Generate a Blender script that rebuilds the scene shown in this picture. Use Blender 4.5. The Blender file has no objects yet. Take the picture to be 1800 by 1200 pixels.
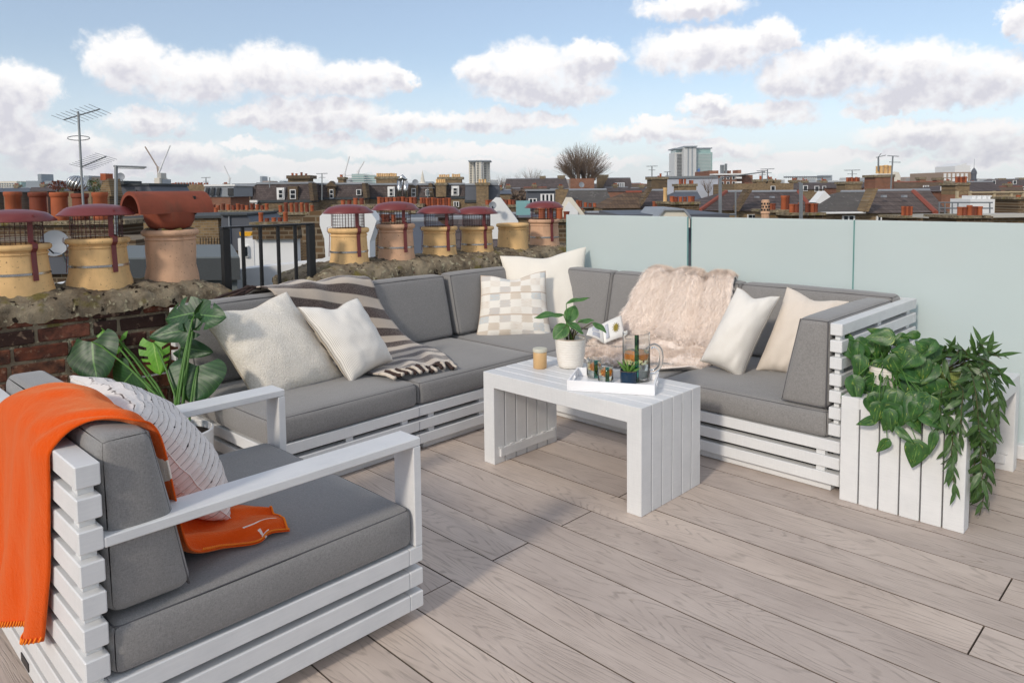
import bpy, bmesh, math, random
from mathutils import Vector, Matrix, noise as mnoise
R = math.radians
S = bpy.context.scene
COL = S.collection
random.seed(7)

# ------------------------------------------------------------------ camera
F_PX, PITCH, ROLL, YAW, CAM_H, SHIFT_PX = 1291.28, 0.072767, -0.011218, 0.783627, 1.4012, -170.0
CAM = Vector((0, 0, CAM_H))
_fw = Vector((-math.sin(YAW), math.cos(YAW), 0)); _rt = Vector((math.cos(YAW), math.sin(YAW), 0)); _up = Vector((0, 0, 1))
FH, RH = _fw.copy(), _rt.copy()                       # horizontal forward / right
FW = _fw * math.cos(PITCH) - _up * math.sin(PITCH)
_u2 = _up * math.cos(PITCH) + _fw * math.sin(PITCH)
RT = _rt * math.cos(ROLL) + _u2 * math.sin(ROLL)
UP = _u2 * math.cos(ROLL) - _rt * math.sin(ROLL)
cd = bpy.data.cameras.new('camera'); cam = bpy.data.objects.new('camera', cd); COL.objects.link(cam)
cd.sensor_width = 36; cd.lens = F_PX / 1800 * 36; cd.shift_y = SHIFT_PX / 1800
cd.clip_start = 0.05; cd.clip_end = 9000
M3 = Matrix((RT, UP, -FW)).transposed()
cam.matrix_world = Matrix.Translation(CAM) @ M3.to_4x4()
S.camera = cam
S.render.resolution_x, S.render.resolution_y = 1024, 682

# ------------------------------------------------------------------ light
SUN = Vector((0.168, -0.985, 0.56)).normalized()      # towards the sun, read from the table's shadow
sl = bpy.data.lights.new('sun', 'SUN'); so = bpy.data.objects.new('sun', sl); COL.objects.link(so)
sl.energy = 1.85; sl.angle = R(6.5); sl.color = (1.0, 0.90, 0.77)
so.rotation_euler = (-SUN).to_track_quat('-Z', 'Y').to_euler()
so.location = (0, -5, 8)
S.view_settings.view_transform = 'Standard'; S.view_settings.look = 'None'
S.view_settings.exposure = 0.20; S.view_settings.gamma = 1.0; S.view_settings.use_curve_mapping = False

# ------------------------------------------------------------------ pixel -> place helpers (a pixel gives a direction only)
def ray(px, py): return FW + RT * ((px - 900) / F_PX) - UP * ((py - 600 - SHIFT_PX) / F_PX)
def onz(px, py, z): d = ray(px, py); return CAM + d * ((z - CAM.z) / d.z)
def onx(px, py, x): d = ray(px, py); return CAM + d * (x / d.x)
def ony(px, py, y): d = ray(px, py); return CAM + d * (y / d.y)
def atd(px, py, D): return CAM + ray(px, py) * D
def onplane(px, py, p0, n):
    d = ray(px, py); n = Vector(n); return CAM + d * ((Vector(p0) - CAM).dot(n) / d.dot(n))

# ------------------------------------------------------------------ sky
wd = bpy.data.worlds.new('World'); S.world = wd; wd.use_nodes = True
def build_sky():
    nt = wd.node_tree; N = nt.nodes; L = nt.links; N.clear()
    out = N.new('ShaderNodeOutputWorld'); bg = N.new('ShaderNodeBackground'); bg.inputs[1].default_value = 0.115
    sky = N.new('ShaderNodeTexSky'); sky.sky_type = 'NISHITA'; sky.sun_disc = False
    sky.sun_elevation = math.asin(SUN.z); sky.sun_rotation = math.atan2(SUN.x, SUN.y)
    sky.altitude = 50; sky.air_density = 1.0; sky.dust_density = 0.6; sky.ozone_density = 2.2
    tc = N.new('ShaderNodeTexCoord')
    def math_(op, a, b=None, c=None):
        n = N.new('ShaderNodeMath'); n.operation = op
        for i, x in enumerate((a, b, c)):
            if x is None: continue
            if isinstance(x, (int, float)): n.inputs[i].default_value = x
            else: L.new(x, n.inputs[i])
        return n.outputs[0]
    def vmath(op, a, b=None, c=None):
        n = N.new('ShaderNodeVectorMath'); n.operation = op
        for i, x in enumerate((a, b, c)):
            if x is None: continue
            if isinstance(x, (tuple, Vector)): n.inputs[i].default_value = x
            else: L.new(x, n.inputs[i])
        return n.outputs[1] if op == 'LENGTH' else n.outputs[0]
    sep = N.new('ShaderNodeSeparateXYZ'); L.new(tc.outputs['Generated'], sep.inputs[0])
    # azimuth measured from the view direction, elevation, both in degrees
    fx = math_('ADD', math_('MULTIPLY', sep.outputs[0], FH.x), math_('MULTIPLY', sep.outputs[1], FH.y))
    rx = math_('ADD', math_('MULTIPLY', sep.outputs[0], RH.x), math_('MULTIPLY', sep.outputs[1], RH.y))
    az = math_('MULTIPLY', math_('ARCTAN2', rx, fx), 57.2958)
    el = math_('MULTIPLY', math_('ARCSINE', sep.outputs[2]), 57.2958)
    q0 = N.new('ShaderNodeCombineXYZ'); L.new(az, q0.inputs[0]); L.new(el, q0.inputs[1])
    def noise(scale, detail, rough, vec, off=(0, 0, 0)):
        n = N.new('ShaderNodeTexNoise'); n.inputs['Scale'].default_value = scale; n.inputs['Detail'].default_value = detail; n.inputs['Roughness'].default_value = rough
        L.new(vmath('ADD', vec, off), n.inputs['Vector']); return n
    big = noise(0.34, 6, 0.62, q0.outputs[0]); fine = noise(1.1, 8, 0.6, q0.outputs[0], (7, 3, 1))
    w1 = vmath('MULTIPLY', vmath('SUBTRACT', big.outputs['Color'], (.5, .5, .5)), (4.2, 1.9, 0))
    w2 = vmath('MULTIPLY', vmath('SUBTRACT', fine.outputs['Color'], (.5, .5, .5)), (2.3, 1.6, 0))
    q = vmath('ADD', vmath('ADD', q0.outputs[0], w1), w2)
    # clouds of the photograph: centre x, centre y, half width, half height (pixels of the 1800 px picture)
    px = [(225, 112, 85, 55), (330, 135, 130, 48), (490, 125, 110, 52), (620, 138, 105, 36), (700, 140, 40, 20),
          (560, 200, 140, 38), (470, 210, 90, 24), (700, 216, 130, 26), (850, 214, 120, 24), (960, 212, 60, 16), (30, 155, 85, 42), (0, 205, 95, 34),
          (265, 215, 85, 26), (60, 248, 160, 28), (300, 272, 110, 24), (120, 280, 130, 24), (945, 130, 140, 58), (1040, 100, 60, 34), (860, 120, 60, 34), (960, 165, 130, 24),
          (1240, 90, 140, 46), (1350, 70, 60, 34), (1220, 12, 105, 28), (1430, 130, 120, 48), (1490, 100, 70, 36), (1600, 115, 120, 44), (1720, 130, 110, 44),
          (1650, 165, 190, 28), (1320, 200, 130, 24), (1240, 180, 60, 18), (1650, 235, 170, 26), (1800, 35, 45, 34), (1150, 235, 120, 20), (1250, 262, 110, 18), (1560, 195, 90, 14),
          (560, 247, 70, 14), (700, 262, 120, 16), (860, 268, 130, 16), (440, 258, 60, 12), (500, 290, 200, 14), (200, 300, 160, 12), (1750, 262, 130, 20), (1450, 275, 180, 14), (1700, 290, 150, 12), (1000, 285, 160, 12), (800, 292, 180, 12), (1320, 296, 160, 12), (610, 300, 160, 12), (1160, 212, 60, 12)]
    blobs = []
    for (x, y, a, b) in px:
        d = ray(x, y).normalized(); k = 57.2958 / F_PX * (1 / (1 + ((x - 900) / F_PX) ** 2))
        blobs.append((math.degrees(math.atan2(d.dot(RH), d.dot(FH))), math.degrees(math.asin(d.z)), a * k * .97, b * 57.2958 / F_PX * .95))
    dm = sm = None
    for i, (u, v, a, b) in enumerate(blobs):
        l = vmath('LENGTH', vmath('MULTIPLY_ADD', q, (1 / a, 1 / b, 0), (-u / a, -v / b, 0)))
        dm = l if dm is None else math_('MINIMUM', dm, l)
        if b > .72:
            l2 = vmath('LENGTH', vmath('MULTIPLY_ADD', q, (.8 / a, 1 / b, 0), (-.8 * u / a, -v / b + .75, 0)))
            sm = l2 if sm is None else math_('MINIMUM', sm, l2)
    def ss(x, lo, hi):
        n = N.new('ShaderNodeMapRange'); n.interpolation_type = 'SMOOTHSTEP'; n.inputs[1].default_value = lo; n.inputs[2].default_value = hi
        L.new(x, n.inputs[0]); return n.outputs[0]
    lobe = noise(0.9, 4, 0.55, q0.outputs[0], (2, 9, 4)); mask = math_('MULTIPLY', ss(dm, 1.12, 0.66), math_('MINIMUM', math_('MULTIPLY_ADD', lobe.outputs['Fac'], 1.1, .48), 1.0))
    shade = math_('MULTIPLY', ss(sm, 1.1, 0.35), math_('MULTIPLY_ADD', lobe.outputs['Fac'], 2.6, -.55))
    # the same broken cumulus goes on all round the sky
    pz = math_('ADD', math_('MAXIMUM', sep.outputs[2], 0.0), .09)
    pl = N.new('ShaderNodeCombineXYZ'); L.new(math_('DIVIDE', sep.outputs[0], pz), pl.inputs[0]); L.new(math_('DIVIDE', sep.outputs[1], pz), pl.inputs[1])
    gen = noise(0.8, 7, 0.55, pl.outputs[0], (3.1, 8.2, 0))
    outside = math_('MAXIMUM', ss(math_('ABSOLUTE', az), 37, 46), ss(el, 15.5, 20))
    mask = math_('MAXIMUM', mask, math_('MULTIPLY', outside, ss(gen.outputs['Fac'], .50, .60)))
    shade = math_('ADD', shade, math_('MULTIPLY', outside, ss(gen.outputs['Fac'], .58, .75)))
    mix = N.new('ShaderNodeMix'); mix.data_type = 'RGBA'; L.new(math_('MINIMUM', shade, 1.0), mix.inputs[0])
    mix.inputs[6].default_value = (8.7, 8.5, 8.35, 1); mix.inputs[7].default_value = (5.7, 5.6, 6.1, 1)
    # pale band of far cloud and mist near the horizon
    hz = N.new('ShaderNodeMix'); hz.data_type = 'RGBA'; L.new(math_('MULTIPLY_ADD', ss(el, 11.0, 0.0), .40, .20), hz.inputs[0]); L.new(sky.outputs[0], hz.inputs[6]); hz.inputs[7].default_value = (7.6, 8.2, 9.2, 1)
    fin = N.new('ShaderNodeMix'); fin.data_type = 'RGBA'; L.new(math_('MULTIPLY', mask, .97), fin.inputs[0]); L.new(hz.outputs[2], fin.inputs[6]); L.new(mix.outputs[2], fin.inputs[7])
    L.new(fin.outputs[2], bg.inputs[0]); L.new(bg.outputs[0], out.inputs[0])
build_sky()
wd.cycles.sampling_method = 'MANUAL'; wd.cycles.sample_map_resolution = 256

# ------------------------------------------------------------------ mesh helpers
class MB:
    def __init__(s): s.v = []; s.f = []; s.uv = {}
    def add(s, vs, fs, M=None):
        o = len(s.v); s.v += [tuple(M @ Vector(v)) if M else tuple(v) for v in vs]; s.f += [tuple(i + o for i in f) for f in fs]; return s
    def box(s, lo, hi, b=0.0, M=None):
        lo = Vector(lo); hi = Vector(hi); c = (lo + hi) / 2; h = (hi - lo) / 2; h = Vector((abs(h.x), abs(h.y), abs(h.z)))
        if b <= 0:
            vs = [(c.x + sx * h.x, c.y + sy * h.y, c.z + sz * h.z) for sx in (-1, 1) for sy in (-1, 1) for sz in (-1, 1)]
            return s.add(vs, [(0, 1, 3, 2), (4, 6, 7, 5), (0, 4, 5, 1), (2, 3, 7, 6), (0, 2, 6, 4), (1, 5, 7, 3)], M)
        b = min(b, h.x * .9, h.y * .9, h.z * .9); vs = []; ix = {}
        for sx in (-1, 1):
            for sy in (-1, 1):
                for sz in (-1, 1):
                    for k in range(3):
                        t = [h.x - b, h.y - b, h.z - b]; t[k] += b
                        ix[sx, sy, sz, k] = len(vs); vs.append((c.x + sx * t[0], c.y + sy * t[1], c.z + sz * t[2]))
        fs = []
        for sg in (-1, 1):
            fs.append([ix[sg, a, b_, 0] for a, b_ in ((-1, -1), (1, -1), (1, 1), (-1, 1))])
            fs.append([ix[a, sg, b_, 1] for a, b_ in ((-1, -1), (1, -1), (1, 1), (-1, 1))])
            fs.append([ix[a, b_, sg, 2] for a, b_ in ((-1, -1), (1, -1), (1, 1), (-1, 1))])
        for a in (-1, 1):
            for b_ in (-1, 1):
                fs.append([ix[-1, a, b_, 1], ix[1, a, b_, 1], ix[1, a, b_, 2], ix[-1, a, b_, 2]])
                fs.append([ix[a, -1, b_, 0], ix[a, 1, b_, 0], ix[a, 1, b_, 2], ix[a, -1, b_, 2]])
                fs.append([ix[a, b_, -1, 0], ix[a, b_, 1, 0], ix[a, b_, 1, 1], ix[a, b_, -1, 1]])
                for c_ in (-1, 1): fs.append([ix[a, b_, c_, 0], ix[a, b_, c_, 1], ix[a, b_, c_, 2]])
        return s.add(vs, fs, M)
    def lathe(s, prof, seg=24, M=None, cap0=True, cap1=True):
        vs = []; fs = []; n = len(prof)
        for (r, z) in prof:
            for k in range(seg): a = 2 * math.pi * k / seg; vs.append((r * math.cos(a), r * math.sin(a), z))
        for i in range(n - 1):
            for k in range(seg): k2 = (k + 1) % seg; fs.append((i * seg + k, i * seg + k2, (i + 1) * seg + k2, (i + 1) * seg + k))
        if cap0: fs.append(tuple(range(seg - 1, -1, -1)))
        if cap1: fs.append(tuple((n - 1) * seg + k for k in range(seg)))
        return s.add(vs, fs, M)
    def tube(s, pts, r, seg=8, closed=False, M=None):
        pts = [Vector(p) for p in pts]; n = len(pts); rs = r if isinstance(r, (list, tuple)) else [r] * n
        vs = []; fs = []; prev = None
        for i, p in enumerate(pts):
            t = (pts[(i + 1) % n] - pts[i - 1]) if closed else (pts[min(i + 1, n - 1)] - pts[max(i - 1, 0)])
            if t.length < 1e-9: t = Vector((0, 0, 1))
            t.normalize()
            if prev is None: a = t.orthogonal().normalized()
            else:
                a = prev - t * prev.dot(t)
                a = a.normalized() if a.length > 1e-6 else t.orthogonal().normalized()
            prev = a; b = t.cross(a)
            for k in range(seg): an = 2 * math.pi * k / seg; vs.append(p + (a * math.cos(an) + b * math.sin(an)) * rs[i])
        for i in range(n if closed else n - 1):
            for k in range(seg): j = (i + 1) % n; k2 = (k + 1) % seg; fs.append((i * seg + k, i * seg + k2, j * seg + k2, j * seg + k))
        if not closed: fs.append(tuple(range(seg - 1, -1, -1))); fs.append(tuple((n - 1) * seg + k for k in range(seg)))
        return s.add(vs, fs, M)
    def prism(s, poly, d0, d1, M=None):                # polygon in (x, z), extruded along y
        n = len(poly); vs = [(x, d0, z) for x, z in poly] + [(x, d1, z) for x, z in poly]
        fs = [tuple(range(n)), tuple(range(2 * n - 1, n - 1, -1))] + [(i, (i + 1) % n, (i + 1) % n + n, i + n) for i in range(n)]
        return s.add(vs, fs, M)
    def grid(s, fn, nu, nv, closed_u=False, uv=True, M=None):
        o = len(s.v); vs = []; 
        for j in range(nv + 1):
            for i in range(nu + (0 if closed_u else 1)): vs.append(fn(i / nu, j / nv))
        w = nu + (0 if closed_u else 1); fs = []
        for j in range(nv):
            for i in range(nu):
                i2 = (i + 1) % w if closed_u else i + 1
                fs.append((j * w + i, j * w + i2, (j + 1) * w + i2, (j + 1) * w + i))
                if uv: s.uv[len(s.f) + len(fs) - 1] = [(i / nu, j / nv), ((i + 1) / nu, j / nv), ((i + 1) / nu, (j + 1) / nv), (i / nu, (j + 1) / nv)]
        return s.add(vs, fs, M)
    def mesh(s, name, mat=None, smooth=False, recalc=True, sharp=None):
        me = bpy.data.meshes.new(name); me.from_pydata(s.v, [], s.f)
        if s.uv:
            ul = me.uv_layers.new(name='UVMap')
            for p in me.polygons:
                c = s.uv.get(p.index)
                if c:
                    for k, li in enumerate(p.loop_indices): ul.data[li].uv = c[k]
        if recalc:
            bm = bmesh.new(); bm.from_mesh(me); bmesh.ops.recalc_face_normals(bm, faces=bm.faces); bm.to_mesh(me); bm.free()
        if smooth: me.shade_smooth()
        if sharp is not None: me.set_sharp_from_angle(angle=R(sharp))
        if mat: me.materials.append(mat)
        me.update(); return me
PM = {}                                               # world matrices of the empties
def tag(o, label=None, cat=None, group=None, kind=None):
    for k, v in (('label', label), ('category', cat), ('group', group), ('kind', kind)):
        if v: o[k] = v
    return o
def thing(name, label, cat, loc=(0, 0, 0), rz=0.0, group=None):
    o = bpy.data.objects.new(name, None); COL.objects.link(o); o.empty_display_size = .1
    o.location = loc; o.rotation_euler = (0, 0, rz); PM[o] = Matrix.Translation(loc) @ Matrix.Rotation(rz, 4, 'Z')
    return tag(o, label, cat, group)
def link(name, me, parent=None, M=None, world=False):
    o = bpy.data.objects.new(name, me); COL.objects.link(o)
    if parent: o.parent = parent
    m = M if M is not None else Matrix.Identity(4)
    if world and parent in PM: m = PM[parent].inverted() @ m
    o.matrix_basis = m
    PM[o] = (PM.get(parent, Matrix.Identity(4)) @ m) if parent else m
    return o
def obj(name, mb, mat, parent=None, smooth=False, sharp=None, world=False, M=None, recalc=True):
    return link(name, mb.mesh(name, mat, smooth, recalc, sharp), parent, M, world)
def nz(p, s=1.0, off=0.0): return mnoise.noise(Vector((p[0] * s + off, p[1] * s + off * .7, p[2] * s - off)))
def T(x, y, z): return Matrix.Translation((x, y, z))
def RZ(a): return Matrix.Rotation(a, 4, 'Z')
def basis(o, x, y, z): return Matrix(((x[0], y[0], z[0], o[0]), (x[1], y[1], z[1], o[1]), (x[2], y[2], z[2], o[2]), (0, 0, 0, 1)))

# ------------------------------------------------------------------ materials
class NT:
    def __init__(s, name, rough=.6, spec=.4):
        s.m = bpy.data.materials.new(name); s.m.use_nodes = True; s.t = s.m.node_tree; s.b = s.t.nodes['Principled BSDF']
        s.b.inputs['Roughness'].default_value = rough; s.b.inputs['Specular IOR Level'].default_value = spec
        s.tc = s.n('ShaderNodeTexCoord'); s.obj = s.tc.outputs['Object']; s.uv = s.tc.outputs['UV']
        s.oi = s.n('ShaderNodeObjectInfo')
    def n(s, k): return s.t.nodes.new(k)
    def l(s, a, b): s.t.links.new(a, b)
    def put(s, sock, x):
        if isinstance(x, bpy.types.NodeSocket): s.l(x, sock)
        else: sock.default_value = x
    def m_(s, op, a, b=None, c=None):
        n = s.n('ShaderNodeMath'); n.operation = op
        for i, x in enumerate((a, b, c)):
            if x is not None: s.put(n.inputs[i], x)
        return n.outputs[0]
    def vm(s, op, a, b=None):
        n = s.n('ShaderNodeVectorMath'); n.operation = op; s.put(n.inputs[0], a)
        if b is not None: s.put(n.inputs[1], b)
        return n.outputs[0]
    def rnd(s, vec, k=37.0):                           # a different patch of the pattern for each object
        c = s.n('ShaderNodeCombineXYZ')
        for i in range(3): s.l(s.m_('MULTIPLY', s.oi.outputs['Random'], k * (i + 1)), c.inputs[i])
        return s.vm('ADD', vec, c.outputs[0])
    def scl(s, vec, v): return s.vm('MULTIPLY', vec, v)
    def noise(s, vec, scale, detail=4, rough=.55, dist=0):
        n = s.n('ShaderNodeTexNoise'); n.inputs['Scale'].default_value = scale; n.inputs['Detail'].default_value = detail; n.inputs['Roughness'].default_value = rough; n.inputs['Distortion'].default_value = dist
        s.l(vec, n.inputs['Vector']); return n.outputs['Fac']
    def ramp(s, fac, stops, interp='LINEAR'):
        n = s.n('ShaderNodeValToRGB'); n.color_ramp.interpolation = interp; e = n.color_ramp.elements
        while len(e) < len(stops): e.new(.5)
        for i, (p, c) in enumerate(stops): e[i].position = p; e[i].color = (*c, 1) if len(c) == 3 else c
        s.l(fac, n.inputs[0]); return n.outputs[0]
    def g(s, fac, lo, hi): return s.ramp(fac, [(lo, (0, 0, 0)), (hi, (1, 1, 1))])
    def mix(s, fac, a, b, mode='MIX'):
        n = s.n('ShaderNodeMix'); n.data_type = 'RGBA'; n.blend_type = mode; s.put(n.inputs[0], fac)
        for i, x in ((6, a), (7, b)): s.put(n.inputs[i], x if isinstance(x, bpy.types.NodeSocket) else (*x, 1))
        return n.outputs[2]
    def col(s, c): s.put(s.b.inputs['Base Color'], c if isinstance(c, bpy.types.NodeSocket) else (*c, 1)); return s
    def bump(s, h, strength=.3, dist=.002):
        n = s.n('ShaderNodeBump'); n.inputs['Strength'].default_value = strength; n.inputs['Distance'].default_value = dist; s.l(h, n.inputs['Height']); s.l(n.outputs[0], s.b.inputs['Normal']); return s
    def set(s, **k):
        for a, v in k.items(): s.put(s.b.inputs[a.replace('_', ' ')], v)
        return s
def C(h):                                              # sRGB hex -> linear
    c = [int(h[i:i + 2], 16) / 255 for i in (0, 2, 4)]
    return tuple(x / 12.92 if x <= .04045 else ((x + .055) / 1.055) ** 2.4 for x in c)
def simple(name, c, rough=.6, var=.15, scale=20, bump=.0, metal=0, spec=.4, bd=.002):
    a = NT(name, rough, spec); f = a.noise(a.rnd(a.obj), scale, 5)
    a.col(a.mix(f, tuple(x * (1 - var) for x in c), tuple(min(1, x * (1 + var)) for x in c)))
    if bump: a.bump(a.noise(a.rnd(a.obj), scale * 4, 4), bump, bd)
    a.set(Metallic=float(metal)); return a.m
MT = {}
# ------------------------------------------------------------------ surface materials
def mk_deck():
    a = NT('deck_board', .62, .35); v = a.rnd(a.obj, 61)
    warp = a.noise(a.scl(v, (.75, 5.0, 1)), 1.0, 1.5, .45, .25)
    ring = a.m_('SINE', a.m_('MULTIPLY_ADD', warp, 210, a.m_('MULTIPLY', a.noise(a.scl(v, (3, 60, 1)), 1, 2), 3)))
    fine = a.noise(a.scl(v, (3, 190, 1)), 1.0, 3, .6)
    lines = a.m_('MULTIPLY', a.g(ring, .45, .95), a.g(a.noise(a.scl(v, (9, 70, 1)), 1, 3), .36, .60))
    streak = a.g(fine, .56, .72)
    dark = a.m_('MAXIMUM', a.m_('MULTIPLY', lines, .70), a.m_('MULTIPLY', streak, .55))
    patch = a.noise(a.scl(v, (1.4, 3, 1)), 1.6, 4, .6)
    base = a.mix(a.g(patch, .33, .68), C('bcada2'), C('d0c1b5'))
    pr = a.mix(a.oi.outputs['Random'], (.86, .86, .87), (1.06, 1.05, 1.03))
    base = a.mix(1.0, base, pr, 'MULTIPLY')
    knots = a.m_('MULTIPLY', a.g(ring, .2, .9), a.g(a.noise(a.scl(v, (3, 9, 1)), 1.0, 3), .62, .74))
    c = a.mix(a.m_('MULTIPLY', dark, .55), base, C('786f66')); c = a.mix(a.m_('MULTIPLY', knots, .38), c, C('8d7f6c'))
    a.col(c); a.bump(a.m_('MULTIPLY', dark, -1), .55, .0022); a.set(Roughness=a.m_('MULTIPLY_ADD', dark, .2, .55)); return a.m
def mk_white():
    a = NT('white_painted_wood', .42, .4); v = a.rnd(a.obj)
    g = a.noise(a.scl(v, (14, 14, 220)), 1, 3, .6); g2 = a.noise(a.scl(v, (220, 14, 14)), 1, 3, .6)
    d = a.noise(v, 6, 4)
    a.col(a.mix(a.m_('MULTIPLY_ADD', a.m_('SUBTRACT', a.m_('ADD', g, g2), 1.0), .8, d), C('cfd0d0'), C('e0e0df'))); a.bump(a.m_('ADD', g, g2), .16, .0015); return a.m
def mk_fabric(name, c, k=1.0, sc=520):
    a = NT(name, .95, .15); v = a.rnd(a.obj, 5)
    w1 = a.noise(a.scl(v, (1, .25, 1)), sc, 2, .6); w2 = a.noise(a.scl(v, (.25, 1, .25)), sc, 2, .6); big = a.noise(v, 5, 4)
    f = a.m_('MULTIPLY_ADD', a.m_('ADD', w1, w2), .5, a.m_('MULTIPLY_ADD', big, .10, -.05))
    a.col(a.mix(a.g(f, .33, .67), tuple(x * .77 * k for x in c), tuple(x * 1.23 * k for x in c)))
    wr = a.noise(a.scl(v, (3, 6, 3)), 1.6, 4, .5)
    a.bump(a.m_('ADD', a.m_('MULTIPLY', f, .08), wr), .36, .007); a.set(Sheen_Weight=.25, Sheen_Roughness=.5); return a.m
def mk_brick():
    a = NT('old_red_brick', .9, .2); v = a.rnd(a.obj)
    c = a.ramp(a.oi.outputs['Random'], [(0, C('6f402f')), (.25, C('7d4d39')), (.45, C('946248')), (.6, C('4a3029')), (.75, C('845240')), (.88, C('382823')), (1, C('a0705a'))], 'CONSTANT')
    m = a.noise(v, 14, 6, .65); c = a.mix(a.g(m, .38, .66), c, C('3b2b26')); c = a.mix(a.m_('MULTIPLY', a.g(a.noise(v, 5, 4), .5, .7), .55), c, C('2c2220')); c = a.mix(a.m_('MULTIPLY', a.g(a.noise(v, 30, 5), .58, .7), .5), c, C('b59a80'))
    a.col(c); a.bump(a.noise(v, 45, 6, .7), .9, .006); return a.m
def mk_mortar():
    a = NT('weathered_mortar', .95, .15); v = a.obj
    c = a.mix(a.g(a.noise(v, 5, 6, .65), .35, .65), C('685b4b'), C('9d9079')); c = a.mix(a.g(a.noise(v, 13, 5, .7), .5, .68), c, C('453a2e'))
    c = a.mix(a.g(a.noise(v, 26, 4), .58, .66), c, C('b3aa8e')); c = a.mix(a.g(a.noise(a.vm('ADD', v, (3, 1, 8)), 18, 3), .62, .66), c, C('2e261f')); c = a.mix(a.g(a.noise(a.vm('ADD', v, (9, 4, 2)), 7, 5), .57, .66), c, C('746a3f'))
    a.col(c); a.bump(a.noise(v, 22, 8, .72), 1.0, .02); return a.m
def mk_brickwall(name, c1, c2, mort, sx=.23, sy=.075, sc=1.0):
    a = NT(name, .9, .2); b = a.n('ShaderNodeTexBrick'); v = a.obj
    sp = a.n('ShaderNodeSeparateXYZ'); a.l(v, sp.inputs[0]); cb = a.n('ShaderNodeCombineXYZ')
    a.l(a.m_('ADD', sp.outputs[0], sp.outputs[1]), cb.inputs[0]); a.l(sp.outputs[2], cb.inputs[1]); a.l(cb.outputs[0], b.inputs['Vector'])
    b.inputs['Scale'].default_value = 1 / sc; b.inputs['Brick Width'].default_value = sx; b.inputs['Row Height'].default_value = sy; b.inputs['Mortar Size'].default_value = .012
    b.inputs['Color1'].default_value = (*c1, 1); b.inputs['Color2'].default_value = (*c2, 1); b.inputs['Mortar'].default_value = (*mort, 1)
    n = a.noise(v, 1.3, 5, .6); c = a.mix(1, b.outputs[0], a.mix(n, (.55, .52, .5), (1.25, 1.22, 1.2)), 'MULTIPLY')
    a.col(c); return a.m
MT['deck'] = mk_deck(); MT['white'] = mk_white(); MT['grey'] = mk_fabric('grey_woven_fabric', C('858381')); MT['brick'] = mk_brick(); MT['mortar'] = mk_mortar()
MT['deck_edge'] = simple('deck_board_edge', C('6b5f54'), .9, .15, 40)
MT['pipe'] = simple('cushion_seam', C('5c5b5d'), .95, .1, 60)
MT['stock'] = mk_brickwall('yellow_stock_brick', C('97805c'), C('6d5a42'), C('8a7f6d'))
MT['stockdark'] = mk_brickwall('sooty_stock_brick', C('6b5740'), C('43372b'), C('7b7160'))
MT['redbrick'] = mk_brickwall('red_brickwork', C('8f5239'), C('74402e'), C('9b8a78'))
MT['black'] = simple('black_painted_steel', (.012, .012, .013), .38, .1, 30)
MT['shadow_void'] = simple('dark_underlay_and_shade', (.03, .028, .026), .9)  # deck underlay; elsewhere shade painted into hollows and gaps
MT['ground'] = simple('ground_earth', C('55524b'), .95, .3, .05)

# ------------------------------------------------------------------ structure
g = MB(); g.box((-1900, -1900, -10.6), (1900, 1900, -10.5)); tag(obj('ground', g, MT['ground']), kind='structure')
B0 = 1.2516
m = MB(); m.box((-4.72, -2.75, -.12), (2.7, 4.56, -.03)); deck = tag(obj('deck', m, MT['shadow_void']), kind='structure')
for i in range(-19, 16):
    y0 = B0 + .2 * i + .0018; y1 = B0 + .2 * (i + 1) - .0018
    off = -.53 if i % 2 == 0 else -1.97
    xs = [-4.70] + [off + 2.88 * k for k in range(-1, 2) if -4.4 < off + 2.88 * k < 2.4] + [2.68]
    for a, b in zip(xs, xs[1:]):
        L_ = b - a - .004; m = MB(); m.box((-L_ / 2, -(y1 - y0) / 2, -.025), (L_ / 2, (y1 - y0) / 2, 0), .0009)
        m = m.mesh('plank', MT['deck']); m.materials.append(MT['deck_edge'])
        for pf in m.polygons:
            if pf.normal.z < .9: pf.material_index = 1
        link('plank', m, deck, M=T((a + b) / 2, (y0 + y1) / 2, random.uniform(-.0006, .0006)))
h = thing('terrace_house', 'brick house under the decked roof terrace', 'house', (-1, .9, -10.5))
m = MB(); m.box((-4.68, -2.7, -10.5), (2.66, 4.52, -.13)); obj('wall', m, MT['stock'], h, world=True)

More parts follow.
